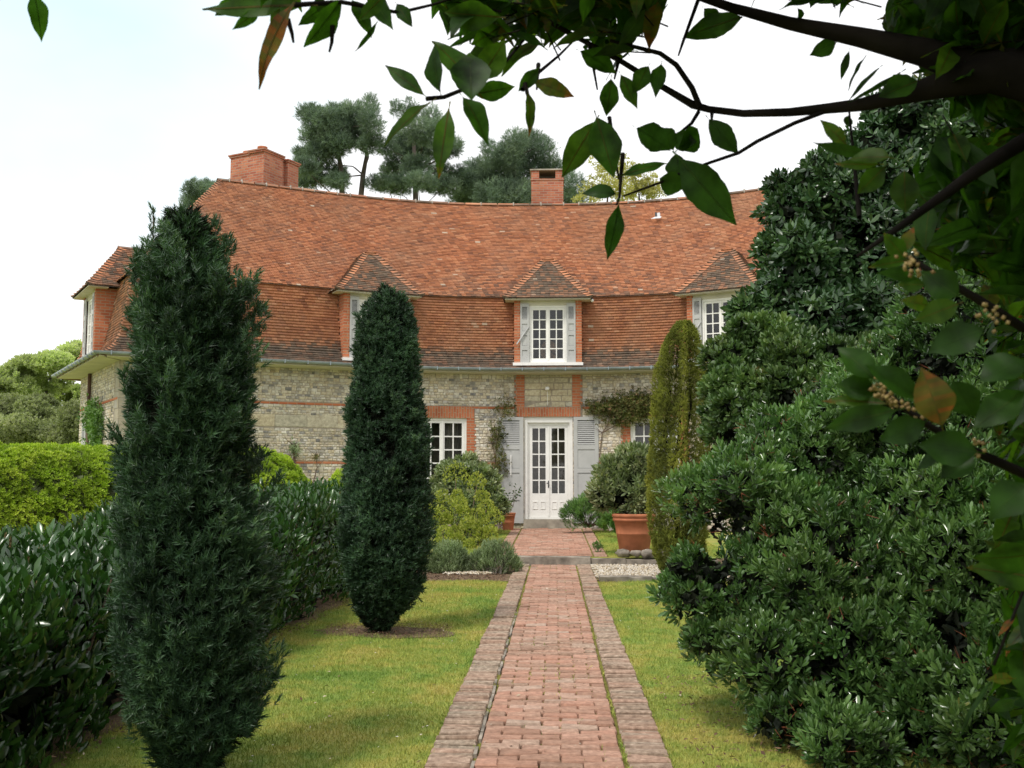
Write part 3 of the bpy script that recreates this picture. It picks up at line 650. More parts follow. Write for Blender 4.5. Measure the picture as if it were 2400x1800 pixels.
# ---------------- joinery
def sash(fr, u0, u1, z0, z1, n, cols, rows, parent, st=.055, bar=.026, fname='window_frame', panel=0., gl=True, mat='white'):
    """a pair of casements with glazing bars; returns frame object"""
    m = MB(); g = MB(); mid = (u0+u1)/2
    m.box(fr, u0, u0+.05, n-.05, n+.03, z0, z1); m.box(fr, u1-.05, u1, n-.05, n+.03, z0, z1)
    m.box(fr, u0+.05, u1-.05, n-.05, n+.028, z1-.06, z1); m.box(fr, u0+.05, u1-.05, n-.05, n+.028, z0, z0+.05)
    for a, b in ((u0+.052, mid-.003), (mid+.003, u1-.052)):
        c, d = z0+.052, z1-.062
        m.box(fr, a, a+st, n-.04, n+.01, c, d); m.box(fr, b-st, b, n-.04, n+.01, c, d)
        m.box(fr, a+st, b-st, n-.04, n+.009, d-st*1.1, d); m.box(fr, a+st, b-st, n-.04, n+.009, c, c+st*1.4+panel)
        gz0, gz1 = c+st*1.4+panel, d-st*1.1
        for k in range(1, cols):
            x = a+st+(b-a-2*st)*k/cols; m.box(fr, x-bar/2, x+bar/2, n-.03, n+.006, gz0, gz1)
        for k in range(1, rows):
            x = gz0+(gz1-gz0)*k/rows; m.box(fr, a+st, b-st, n-.028, n+.005, x-bar/2, x+bar/2)
        g.face([fr.P(a+st, n-.02, gz0), fr.P(b-st, n-.02, gz0), fr.P(b-st, n-.02, gz1), fr.P(a+st, n-.02, gz1)])
        if panel:                                          # moulded lower panels
            for q0, q1 in ((a+st+.005, (a+b)/2-.035), ((a+b)/2+.035, b-st-.005)) if panel > .3 else ((a+st, b-st),):
                y0, y1 = c+.20, c+panel-.10
                for x0, x1, e0, e1 in ((q0, q0+.018, y0, y1), (q1-.018, q1, y0, y1), (q0+.018, q1-.018, y0, y0+.018), (q0+.018, q1-.018, y1-.018, y1)):
                    m.box(fr, x0, x1, n+.008, n+.022, e0, e1)
    m.box(fr, mid-.022, mid+.022, n+.008, n+.03, z0+.06, z1-.07)
    o = m.build(fname, M[mat], parent); g.build('glass', M['glass'], o if parent is house else parent); return o
def shutter(fr, u0, u1, z0, z1, n, parent, lz=.36, name='shutter', nl=12, extra=True, panels=None):
    m = MB(); st = min(.10, (u1-u0)*.2)
    m.box(fr, u0, u1, n, n+.018, z0, z1)
    ztop = z1-.10; zl = z1-lz*(z1-z0)*.72
    for a, b in ((u0, u0+st), (u1-st, u1)): m.box(fr, a, b, n+.018, n+.036, z0, z1)
    rails = [(z1-.085, z1), (zl-.07, zl)]
    hh = zl-.07-z0
    for f in (panels or (.76, .68, .31, .27)): pass
    m.box(fr, u0+st, u1-st, n+.018, n+.035, z1-.085, z1)
    for z in (zl-.13, z0+hh*.66, z0+hh*.30, z0): m.box(fr, u0+st, u1-st, n+.018, n+.035, z, z+.115 if z > z0 else z+.16)
    for a in range(nl):                                    # louvre slats
        z = zl+.005+(z1-.095-zl)*a/nl; h = (z1-.095-zl)/nl
        q = [fr.P(u0+st, n+.034, z), fr.P(u1-st, n+.034, z), fr.P(u1-st, n+.019, z+h*.44), fr.P(u0+st, n+.019, z+h*.44)]
        m.face(q); m.face([fr.P(u0+st, n+.034, z-.006), fr.P(u1-st, n+.034, z-.006), fr.P(u1-st, n+.034, z), fr.P(u0+st, n+.034, z)])
    # dark strips between slats and at rails: gap shade put in as colour
    k = MB()
    for a in range(nl):
        z = zl+.005+(z1-.095-zl)*a/nl; h = (z1-.095-zl)/nl
        k.face([fr.P(u0+st+.004, n+.0215, z+h*.45), fr.P(u1-st-.004, n+.0215, z+h*.45), fr.P(u1-st-.004, n+.0215, z+h), fr.P(u0+st+.004, n+.0215, z+h)])
    for z in (zl-.13+.118, z0+hh*.66+.118, z0+hh*.66-.004, z0+hh*.30+.118, z0+hh*.30-.004):
        if z < zl-.02: k.face([fr.P(u0+st, n+.0225, z-.006), fr.P(u1-st, n+.0225, z-.006), fr.P(u1-st, n+.0225, z+.004), fr.P(u0+st, n+.0225, z+.004)])
    o = m.build(name, M['shutter'], parent)
    k.build('louvre_shade', M['iron'], parent if parent is not house else o)
    return o
# front door
da, db = dO[0], dO[1]
dm = MB()
dm.box(Wc, da, da+.075, -.16, -.03, .50, 3.13); dm.box(Wc, db-.075, db, -.16, -.03, .50, 3.13); dm.box(Wc, da+.075, db-.075, -.16, -.032, 2.98, 3.13)
dfr = dm.build('door_frame', M['white'], house)
door = sash(Wc, da+.075, db-.075, .50, 2.98, -.12, 2, 5, house, st=.075, bar=.03, fname='front_door', panel=.50)
hd = MB(); hd.tube([Wc.P(1.15, -.09, 1.42), Wc.P(1.15, -.03, 1.42)], .013); hd.box(Wc, 1.10, 1.165, -.04, -.025, 1.405, 1.43); hd.box(Wc, 1.135, 1.165, -.10, -.085, 1.30, 1.48)
hd.build('handle', M['iron'], door)
sl_ = MB(); sl_.box(Wc, da-.02, db+.02, -.2, .16, .27, .495); sl_.build('door_step', M['stone'], house)
shutter(Wc, da-.665, da-.025, .40, 3.12, .03, house); shutter(Wc, db+.025, db+.665, .40, 3.12, .03, house)
b_ = MB(); b_.box(Wc, da-.36, da-.335, .07, .085, 1.62, 2.14); b_.build('shutter_bar', M['white'], house)
lm = MB(); lm.tube([Wc.P(1.13, 0, 3.86), Wc.P(1.13, .10, 3.87)], .015); lm.lathe(Wc.P(1.13, .12, 3.80), [(.0, 0), (.05, .01), (.062, .05), (.045, .09), (0, .1)], 12); lm.box(Wc, 1.125, 1.137, .012, .024, 3.42, 3.80)
lm.build('porch_lamp', M['white'], house)
# ground floor windows
for fr, o in ((Wl, wO), (Wr, wrO)):
    f_ = sash(fr, o[0], o[1], o[2], o[3], -.06, 2, 4, house, st=.06, bar=.032)
    cm = MB()
    for a, b in ((o[0]+.02, o[0]+.30), (o[1]-.52, o[1]-.02)):
        N_ = 14
        for i in range(N_):
            x0, x1 = a+(b-a)*i/N_, a+(b-a)*(i+1)/N_; y = [-.30-.03*(j % 2) for j in (i, i+1)]
            cm.face([fr.P(x0, y[0], o[2]), fr.P(x1, y[1], o[2]), fr.P(x1, y[1], o[3]), fr.P(x0, y[0], o[3])])
    cm.build('curtain', M['curtain'], f_)
    s_ = MB(); s_.box(fr, o[0]-.05, o[1]+.05, -.1, .06, o[2]-.07, o[2]-.002); s_.build('window_sill', M['stone'], f_)
f_ = sash(We, eO[0], eO[1], eO[2], eO[3], -.08, 2, 4, house, st=.06)
shutter(We, eO[0]-.56, eO[0]-.02, eO[2], eO[3], .03, house)
shutter(We, eO[1]+.02, eO[1]+.56, eO[2], eO[3], .03, house)
dp = MB(); dp.tube([We.P(1.75, .07, .2), We.P(1.75, .07, 4.2)], .045, 10); dp.build('drain_pipe', M['pipe'], house)
# room boxes, their dimness painted by near-black walls
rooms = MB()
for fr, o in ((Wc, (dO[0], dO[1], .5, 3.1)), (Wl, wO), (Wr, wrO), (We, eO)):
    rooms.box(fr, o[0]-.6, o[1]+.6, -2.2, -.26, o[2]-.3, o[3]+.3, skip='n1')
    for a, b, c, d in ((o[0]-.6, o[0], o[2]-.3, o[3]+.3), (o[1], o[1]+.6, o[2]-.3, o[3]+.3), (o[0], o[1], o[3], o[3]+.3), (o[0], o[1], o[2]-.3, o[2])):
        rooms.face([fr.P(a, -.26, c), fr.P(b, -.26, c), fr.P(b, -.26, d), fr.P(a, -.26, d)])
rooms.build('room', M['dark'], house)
# ---------------- dormers
def poly(x, xs, ys): return np.interp(x, xs, ys)
def dormer(fr, label, seed, bar=True):
    hw = .87
    d = MB()                                               # brick cheeks and front piers
    d.box(fr, -hw, -hw+.155, -1.2, 0, 4.42, 6.14); d.box(fr, hw-.155, hw, -1.2, 0, 4.42, 6.14); d.box(fr, -hw+.1, hw-.1, -.3, -.01, 4.26, 4.425)
    D = d.build('dormer', M['brick'], house); D['label'] = label
    wbx = MB(); z0, z1 = 4.50, 6.14
    wbx.box(fr, -hw-.03, hw+.03, -.12, .10, z0-.075, z0); wbx.build('window_sill', M['white'], D)
    hb = MB(); hb.box(fr, -hw+.155, hw-.155, -.12, -.03, z1-.14, z1); hb.build('window_head', M['cream'], D)
    sash(fr, -.485, .485, z0, z1-.14, -.08, 2, 5, D, st=.05, bar=.026)
    for a in (-1, 1):
        u0, u1 = sorted((a*.485, a*.712)); shutter(fr, u0, u1, z0+.01, z1-.10, -.02, D, nl=10)
    if bar:
        s = MB(); P0, P1 = fr.P(-.80, .06, 4.98), fr.P(-.50, .03, 5.42); s.tube([P0, P1], .018, 6); s.build('stay_bar', M['shutter'], D)
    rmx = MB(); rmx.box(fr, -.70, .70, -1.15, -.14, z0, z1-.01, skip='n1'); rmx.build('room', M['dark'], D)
    # roof
    R_ = new(); zz = lambda t: 6.16+t*1.17; U = lambda t: poly(t, [0, .1, .3, .6, 1], [1.15, 1.0, .79, .50, .13]); Nf = lambda t: poly(t, [0, .1, .3, .6, 1], [.24, .10, -.08, -.34, -.70])
    Bk = lambda t: -(.74+(zz(t)-6.29)/1.19-.5)-DF
    Ls = 1.62
    def front(s, v): t = np.asarray(v)/Ls; return fr.o+fr.u*np.asarray(s)[..., None]+fr.n*Nf(t)+fr.k*zz(t)
    q = np.linspace(0, 1, 9)
    for t0, t1 in zip(q[:-1], q[1:]):
        P = fr.P; quads(R_, [[P(-U(t0), Nf(t0), zz(t0)-.02), P(U(t0), Nf(t0), zz(t0)-.02), P(U(t1), Nf(t1), zz(t1)-.02), P(-U(t1), Nf(t1), zz(t1)-.02)]], .2, .9)
        for a in (-1, 1):
            quads(R_, [[P(a*U(t0), Nf(t0), zz(t0)-.02), P(a*U(t0), Bk(t0)-.35, zz(t0)-.02), P(a*U(t1), Bk(t1)-.35, zz(t1)-.02), P(a*U(t1), Nf(t1), zz(t1)-.02)]], .2, .9)
    tile_rows(front, Ls, lambda v: (-U(v/Ls), U(v/Ls)), .075, .12, R_, lambda v, s: .82, seed=seed)
    for a in (-1, 1):
        def side(s, v, a=a):
            t = np.asarray(v)/Ls; s = np.asarray(s)
            return fr.o+fr.u*(a*U(t))+fr.n*(s[..., None] if a > 0 else 0)*0+fr.n*((-s if a > 0 else s)[..., None])+fr.k*zz(t)
        if a > 0: tile_rows(side, Ls, lambda v: (-Nf(v/Ls), -Bk(v/Ls)+.2), .075, .12, R_, lambda v, s: .75, seed=seed+1)
        else: tile_rows(side, Ls, lambda v: (Bk(v/Ls)-.2, Nf(v/Ls)), .075, .12, R_, lambda v, s: .75, seed=seed+2)
        ln = [fr.P(a*U(t), Nf(t), zz(t)) for t in np.linspace(0, 1, 14)]
        hips(R_, ln, fr.u*(-a)*.8+np.array([0, 0, .0])+fr.n*.0, fr.n*-.9+fr.u*a*.0+np.array([0, 0, -.05]), step=.105, wd=.18, agev=.6, lift=.06, out=fr.n*.8+fr.u*a*.4)
    quads(R_, [[fr.P(-.16, -.6, 7.33), fr.P(.16, -.6, 7.33), fr.P(.16, -1.5, 7.33), fr.P(-.16, -1.5, 7.33)]], .5, .8)
    for a in (-1, 1): quads(R_, [[fr.P(0, -.62, 7.40), fr.P(0, -1.5, 7.40), fr.P(a*.16, -1.5, 7.31), fr.P(a*.16, -.62, 7.31)]], .5, .8)
    quads(R_, [[fr.P(-.17, -.615, 7.28), fr.P(.17, -.615, 7.28), fr.P(.02, -.63, 7.42), fr.P(-.02, -.63, 7.42)]], .7, .2)
    acc_build(R_, 'dormer_roof', M['tile'], D)
    so_ = MB(); so_.box(fr, -1.10, 1.10, -.25, .21, 6.115, 6.143); so_.build('soffit', M['cream'], D)
    return D
dC = dormer(DFR[0], 'dormer over the front door, its window facing straight out', 20)
dormer(DFR[1], 'dormer on the left wing half behind the narrow yew', 30, False)
dormer(DFR[2], 'dormer on the right wing beside the dark evergreen tree', 40)
dormer(DFR[3], 'dormer on the left end of the house seen from its side', 50, False)
# round chair back seen through the middle dormer window
ch = MB(); c0 = Wc.P(1.15, .02, 4.84)
for rx, rz, rr in ((.21, .25, .022), (.12, .16, .012)):
    ch.tube([c0+np.array([.02+rx*math.cos(a), 0, rz*math.sin(a)]) for a in np.linspace(0, 2*PI, 25)], rr, 6)
ch.lathe(c0, [(0, -.2), (.03, -.2)], 3)
for rx in (.045, .085, .125, .165, .19):
    ch.tube([c0+np.array([.02+rx*math.cos(a_), .012, rx*1.18*math.sin(a_)]) for a_ in np.linspace(0, 2*PI, 21)], .021, 5)
for x in (-.08, -.03, .03, .08): ch.tube([c0+np.array([.02+x, 0, -.22]), c0+np.array([.02+x, 0, .22])], .016, 5)
ch.tube([c0+np.array([-.14, 0, -.2]), c0+np.array([-.16, -.02, -.36])], .018, 6); ch.tube([c0+np.array([.18, 0, -.2]), c0+np.array([.2, -.02, -.36])], .018, 6)
ch.box(Fr(c0, (1, 0, 0), (0, -1, 0)), -.18, .22, -.40, .0, -.30, -.26)
o = ch.build('chair', M['wood']); tag(o, 'tan round-backed chair seen behind the panes of the middle dormer window', 'chair')
# chimneys
def chimney_left():
    c = rp3(HF*RD+1.02, RD+.90, 0); a = R(-25); fr = Fr((c[0], c[1], 0), (math.cos(a), math.sin(a), 0), (math.sin(a), -math.cos(a), 0))
    m = MB()
    m.box(fr, -.62, .10, -.55, .22, 8.6, 10.50); m.box(fr, .101, .60, -.55, .24, 8.6, 10.52); m.box(fr, -.2, .50, -1.25, -.551, 8.6, 10.50); m.box(fr, .501, .62, -1.22, -.75, 8.6, 10.48)
    C_ = m.build('chimney', M['chimney'], house); C_['label'] = 'wide stepped brick chimney stack on the left end of the ridge'
    k = MB()
    for (a0, a1, b0, b1, z) in ((-.62, .10, -.55, .22, 10.50), (.101, .60, -.55, .26, 10.52), (-.2, .50, -1.25, -.551, 10.503), (.30, .62, -1.22, -.75, 10.48)):
        k.box(fr, a0-.03, a1+.03, b0-.03, b1+.03, z, z+.05); k.box(fr, a0-.055, a1+.055, b0-.055, b1+.055, z+.0501, z+.085+random.uniform(0, .004))
    k.build('chimney_cap', M['chimney'], C_)
    for u, n, z in ((-.28, -.1, 10.57), (.33, .0, 10.59), (.2, -.9, 10.57)):
        q = MB(); q.lathe(fr.P(u, n, z), [(.13, 0), (.12, .10), (.14, .12), (.14, .16), (.10, .16), (.09, .02)], 16); q.build('chimney_pot', M['terra'], C_)
def chimney_mid():
    c = atY(1283, 478, 30.42); fr = Fr((c[0], 30.42, 0), (1, 0, 0), (0, -1, 0)); m = MB()
    m.box(fr, -.47, .47, -.35, .35, 8.6, 10.28); m.box(fr, -.49, .49, -.37, .37, 10.281, 10.32)
    m.box(fr, -.47, -.24, -.35, .35, 10.321, 10.57); m.box(fr, .24, .47, -.35, .35, 10.321, 10.57)
    C_ = m.build('chimney', M['chimney'], house); C_['label'] = 'square brick chimney with an open slotted top at the middle of the ridge'
    k = MB(); k.box(fr, -.51, .51, -.39, .39, 10.571, 10.61); k.box(fr, -.235, .235, -.30, -.25, 10.323, 10.568); k.build('chimney_cap', M['stone'], C_)
chimney_left(); chimney_mid()
# vent in the right slope, drawn where the photograph shows it
def roof_hit(px, py):
    best = None
    for s in np.linspace(0, SL, 500):
        for d in np.linspace(.8, RD, 60):
            z = np.interp(d, [p[0] for p in UPP], [p[1] for p in UPP]); P = rp3(s, d, z); x, y, _ = proj(P); e = (x[0]-px)**2+(y[0]-py)**2
            if best is None or e < best[0]: best = (e, s, d, z, P)
    return best
# (s, d) found once: a hit at (1488, 520)
_, vs, vd, vz, vp = (0, 0, 0, 0, rp3(SL/2+2.42, 2.69, 8.83))
vn = np.array([np.interp(SL/2+2.42, ES, EN[:, 0]), np.interp(SL/2+2.42, ES, EN[:, 1]), 0]); uu = np.array([vn[1], -vn[0], 0])
v_ = MB(); sl0 = np.array([0, 0, 1.25])+vn; sl0 /= np.linalg.norm(sl0); no = np.cross(uu, sl0)
fv = Fr(vp+no*.03, uu, no); fv.k = sl0
v_.face([fv.P(-.17, .01, -.10), fv.P(.10, .01, -.10), fv.P(.13, .01, -.02), fv.P(-.05, .01, -.02)]); v_.tube([vp+no*.0+uu*.04, vp+no*.03+uu*.04+np.array([0, 0, .10])], [.05, .045], 10)
v_.build('roof_vent', M['lead'], house); vv = MB(); vv.tube([vp+uu*-.03+no*.03, vp+uu*-.03+no*.05+np.array([0, 0, .10])], .03, 8); vv.build('vent_pipe', M['iron'], house)
fi = MB(); fi.lathe(dC and Fr((XC, 27., 0), (1, 0, 0), (0, -1, 0)).P(1.14, .33, 6.06), [(0, 0), (.035, .01), (.045, .045), (.03, .08), (0, .09)], 10); fi.build('eave_finial', M['white'], house)  # small white ball finial at the dormer eave, unlit
# ================================================================ GROUND
def sheet_obj(name, pts, mat, kind='structure', z=None):
    m = MB(); m.face(pts, [(p[0], p[1]) for p in pts]); o = m.build(name, mat); o['kind'] = kind; return o
def grid(name, x0, x1, y0, y1, nx, ny, zf, mat, kind='structure', inside=None):
    X, Y = np.meshgrid(np.linspace(x0, x1, nx+1), np.linspace(y0, y1, ny+1)); P = np.stack([X, Y, zf(X, Y)], -1).reshape(-1, 3)
    i = np.arange(ny)[:, None]*(nx+1)+np.arange(nx)[None, :]; F = np.stack([i, i+1, i+nx+2, i+nx+1], -1).reshape(-1, 4)
    if inside is not None: c = P[F].mean(1); F = F[inside(c[:, 0], c[:, 1])]
    o = link(name, npmesh(name, P, np.full(len(F), 4), F.ravel(), np.zeros(len(F)), None, True), mat); o['kind'] = kind; return o
STEP_Y, TZ = 18.35, .15
tz = lambda y: TZ+np.clip((np.asarray(y)-STEP_Y)/(27-STEP_Y), 0, 1)*.11
m = MB()
for x0, x1, y0, y1 in ((-400, 400, -60, 4), (-400, -3, 4, 500), (3, 400, 4, 500), (-3, 3, 40, 500)): m.face([(x0, y0, -.004), (x1, y0, -.004), (x1, y1, -.004), (x0, y1, -.004)])
for x0, x1 in ((-3, 3),): m.face([(x0, 4, -.004), (x1, 4, -.004), (x1, 40, -.004), (x0, 40, -.004)])
gnd = m.build('ground', M['lawn']); gnd['kind'] = 'structure'
lw = grid('lawn', -2.9, 4.5, 2.5, 15.5, 120, 200, lambda x, y: .012+.012*np.sin(x*2.1+y*.7)+.008*np.sin(x*5+1)*np.sin(y*3)*1., M['lawn'], inside=lambda x, y: (x < -.66) | (x > .58))
tr_ = grid('terrace', -7.5, 8.5, STEP_Y+.12, 28.5, 40, 30, lambda x, y: tz(y)-.004, M['lawn'])
# soil
def blob(name, cx, cy, rx, ry, z, mat, seed, lab=None, n=40, kind='structure'):
    rs = np.random.RandomState(seed); m = MB(); ph = rs.uniform(0, 6, 4)
    q = [(cx+rx*(1+.16*math.sin(3*t+ph[0])+.1*math.sin(7*t+ph[1]))*math.cos(t), cy+ry*(1+.16*math.sin(4*t+ph[2])+.08*math.sin(9*t+ph[3]))*math.sin(t), z) for t in np.linspace(0, 2*PI, n, endpoint=False)]
    m.face(q); o = m.build(name, mat); o['kind'] = kind; return o
grid('bare_soil', -2.5, -.9, 9.8, 11.0, 60, 45, lambda x, y: .018+.012*np.sin(x*2.1+y*.7)+.008*np.sin(x*5+1)*np.sin(y*3), M['soil'], inside=lambda x, y: np.hypot((x+1.68)/.62, (y-10.42)/.42) < .85+.35*vnoise(np.stack([x, y, x*0], 1), 5))
lawnz = lambda x, y: .012+.012*np.sin(x*2.1+y*.7)+.008*np.sin(x*5+1)*np.sin(y*3)
grid('hedge_soil', -6.2, -2.4, 2.6, 15.55, 90, 240, lambda x, y: lawnz(x, y)+.005, M['soil'], inside=lambda x, y: x < -2.62+.07*np.sin(y*1.7)+.05*np.sin(y*4.1)+.10*(vnoise(np.stack([x, y, x*0], 1), 4)-.5))
sheet_obj('flower_bed', [(-7, 15.5, .02), (-.66, 15.5, .02), (-.66, STEP_Y, .02), (-7, STEP_Y, .02)], M['soil'])
sheet_obj('gravel_bed', [(.58, 15.75, .02), (6, 15.75, .02), (6, STEP_Y, .02), (.58, STEP_Y, .02)], M['soil'])
grid('shrub_soil', 1.2, 4.5, 4.6, 9.2, 60, 80, lambda x, y: lawnz(x, y)+.005, M['soil'], inside=lambda x, y: np.hypot((x-3.2)/1.6, (y-7.0)/1.8) < .75+.4*vnoise(np.stack([x, y, x*0], 1), 3))
m = MB()
for x0, x1 in ((-7.5, -1.62), (2.8, 8.5)): m.face([(x0, STEP_Y-.25, .018), (x1, STEP_Y-.25, .018), (x1, STEP_Y+.13, TZ-.003), (x0, STEP_Y+.13, TZ-.003)])
for x, s in ((-7.5, 1), (8.5, -1)): m.face([(x-s*.5, STEP_Y-.25, -.01), (x, STEP_Y+.13, TZ-.003), (x, 28.5, .25), (x-s*.5, 28.5, -.01)][::s])
o = m.build('terrace_bank', M['soil']); o['kind'] = 'structure'
sheet_obj('wall_bed', [(-7, 25.6, .262), (-1.25, 25.9, .266), (-1.15, 27.1, .27), (-7, 27.1, .27)], M['soil'])
sheet_obj('wall_border', [(.95, 25.9, .266), (8, 25.6, .262), (8, 27.1, .27), (.9, 27.1, .27)], M['soil'])
def pebbles(name, x0, x1, y0, y1, z, n, seed, lo=.012, hi=.03):
    rs = np.random.RandomState(seed); t = [(1, 0, 0), (0, 1, 0), (-1, 0, 0), (0, -1, 0), (0, 0, .7), (0, 0, -.5)]
    v = np.array(t, float); f = [(0, 1, 4), (1, 2, 4), (2, 3, 4), (3, 0, 4), (1, 0, 5), (2, 1, 5), (3, 2, 5), (0, 3, 5)]
    P = np.stack([rs.uniform(x0, x1, n), rs.uniform(y0, y1, n), z+rs.uniform(0, .02, n)], 1); D = np.array([0, 0, 1.])+rs.normal(0, .35, (n, 3))
    o = scatter(name, (v, f), P, D, rs.uniform(lo, hi, n), M['pebble'], smooth=False, rvar=.1); o['kind'] = 'stuff'; return o
tag(pebbles('gravel', .62, 4.2, 15.9, STEP_Y-.02, .03, 9000, 1), 'pale pebbles spread beside the path below the stone step', 'gravel')
tag(pebbles('gravel', -1.75, -1.0, 16.5, STEP_Y-.02, .03, 2600, 2), 'white pebbles between the grey bushes left of the path', 'gravel')
# ================================================================ PATH
PXC = -.03
PB = new()
def bricks(x0, x1, y0, y1, bl, bd, gap, zf, age, seed, bond=True, along=False, acc=PB, zj=.004, h=.05):
    """rows of real bricks; bl = size across the path, bd = size along it"""
    rs = np.random.RandomState(seed); y = y0; k = 0
    while y < y1-.02:
        d = min(bd, y1-y)*1.; xo = -bl*.5*(k % 2) if bond else 0; x = x0+xo
        while x < x1-.01:
            a, b = max(x, x0), min(x+bl, x1)
            if b-a > .025:
                g = gap*rs.uniform(.6, 1.5); j = rs.normal(0, .003, 4); z = zf(y)+rs.normal(0, zj); tl = rs.normal(0, zj*.8, 4)
                X0, X1, Y0, Y1 = a+g/2+j[0], b-g/2+j[1], y+g/2+j[2]*.6, y+d-g/2+j[3]*.6
                c = .006; T = [(X0+c, Y0+c, z+tl[0]), (X1-c, Y0+c, z+tl[1]), (X1-c, Y1-c, z+tl[2]), (X0+c, Y1-c, z+tl[3])]
                S = [(X0, Y0, z-.009), (X1, Y0, z-.009), (X1, Y1, z-.009), (X0, Y1, z-.009)]; B = [(p[0], p[1], z-h) for p in S]
                r = rs.rand(); ag = age+rs.uniform(-.15, .2)
                Q = [T]
                for i in range(4): jn = (i+1) % 4; Q.append([S[i], S[jn], T[jn], T[i]]); Q.append([B[i], B[jn], S[jn], S[i]])
                quads(acc, Q, r, ag)
            x += bl
        y += bd; k += 1
zl = lambda y: .045+.006*math.sin(y*1.3)
cx0, cx1 = PXC-.385, PXC+.385
bands = [(8.95, 9.62), (14.1, 14.25)]
y = 2.0
for b0, b1 in bands+[(STEP_Y-.04, None)]:
    bricks(cx0, cx1, y, b0, .222, .112, .0075, zl, .05, int(y*10))
    if b1: bricks(cx0, cx1, b0, b1, .222, .072, .010, zl, .35, int(b0*10)+1)
    y = b1
bricks(PXC-.645, cx0-.022, 2.0, STEP_Y-.04, .24, .066, .007, lambda y: .05+.01*math.sin(y*2.1), .62, 77, bond=False, zj=.006)
bricks(cx1+.018, PXC+.635, 2.0, STEP_Y-.04, .24, .066, .007, lambda y: .05+.01*math.sin(y*1.7+1), .56, 78, bond=False, zj=.006)
path = acc_build(PB, 'brick_path', M['pbrick'], None); path['kind'] = 'structure'
PB2 = new(); zt = lambda y: float(tz(y))+.02
bricks(PXC-.80, PXC+.70, STEP_Y+.36, 26.82, .222, .108, .008, zt, -.12, 90, acc=PB2)
bricks(PXC-1.06, PXC-.82, STEP_Y+.36, 26.82, .23, .069, .009, zt, .2, 91, bond=False, acc=PB2); bricks(PXC+.72, PXC+.96, STEP_Y+.36, 26.82, .23, .069, .009, zt, .2, 92, bond=False, acc=PB2)
p2 = acc_build(PB2, 'terrace_path', M['pbrick'], None); p2['kind'] = 'structure'
sheet_obj('path_bed', [(PXC-.65, 2, .022), (PXC+.64, 2, .022), (PXC+.64, STEP_Y-.03, .022), (PXC-.65, STEP_Y-.03, .022)], M['moss'])
sheet_obj('terrace_bed', [(PXC-1.08, STEP_Y+.3, TZ+.002), (PXC+.98, STEP_Y+.3, TZ+.002), (PXC+.98, 26.85, .262), (PXC-1.08, 26.85, .262)], M['moss'])
# joints: pale mortar line left of centre bricks
m = MB()
for k in range(60):
    y0 = 2.2+k*.16; a = cx0-.022+random.uniform(-.004, .004)
    if random.random() < .75: m.box(W0, a, a+.018, y0, y0+.16, .02, .046+random.uniform(-.006, .006))
mj = m.build('path_joint', M['kerb']); mj['kind'] = 'structure'
# step stones
def stone_box(name, x0, x1, y0, y1, z0, z1, seed, mat='kerb', sub=6, rough_=.012):
    rs = np.random.RandomState(seed); n = sub; V = []; F = []
    def face(o, a, b):
        i0 = len(V)
        for j in range(n+1):
            for i in range(n+1): V.append(np.array(o)+np.array(a)*i/n+np.array(b)*j/n)
        for j in range(n):
            for i in range(n): q = i0+j*(n+1)+i; F.append((q, q+1, q+n+2, q+n+1))
    dx, dy, dz = x1-x0, y1-y0, z1-z0
    face((x0, y0, z0), (dx, 0, 0), (0, 0, dz)); face((x0, y1, z1), (dx, 0, 0), (0, 0, -dz)); face((x0, y0, z1), (dx, 0, 0), (0, dy, 0)); face((x0, y0, z0), (0, 0, dz), (0, dy, 0)); face((x1, y0, z0), (0, dy, 0), (0, 0, dz))
    V = np.array(V); c = (V-np.array([x0, y0, z0]))/np.array([dx, dy, dz])-.5
    V = V+((vnoise(V+seed*3.7, 7)-.5)[:, None]*2*rough_)*np.sign(c+1e-6)*[.6, 1, .8]-c*np.abs(c).max(1, keepdims=True)**6*1.5*np.array([min(.05, dx*.1), .03, .03])
    return npmesh(name, V, np.full(len(F), 4), np.array(F).ravel(), smooth=True), mat
stone_spec = [(-1.62, -.90, 0), (-.89, .62, 1), (.63, 1.22, 2), (1.235, 1.95, 3), (1.96, 2.8, 4)]
for x0, x1, s in stone_spec:
    me, mt = stone_box('step_stone', x0, x1, STEP_Y-.02+(.01 if s > 1 else 0), STEP_Y+.34, -.05, TZ+.02-(.015*s if s > 1 else 0), s+1)
    o = link('step_stone', me, M[mt]); tag(o, ['weathered step stone partly behind the right grey bush', 'long pale step stone crossing the brick path', 'step stone just right of the brick path edge', 'step stone in front of the big terracotta pot', 'step stone behind the narrow golden conifer'][s], 'step', 'stones of the step across the garden')
for x0, x1, s in [(.66, 1.42, 0), (1.44, 2.2, 1), (2.22, 2.9, 2)]:
    me, mt = stone_box('edging_stone', x0, x1, 15.55+.03*s, 15.8+.03*s, -.05, .085-.02*s, s+20, rough_=.02)
    o = link('edging_stone', me, M[mt]); tag(o, ['rough edging stone of the pebbles nearest the brick path', 'flat edging stone of the pebbles beside the golden conifer', 'edging stone of the pebbles behind the golden conifer'][s], 'stone', 'edging stones along the pebbles')
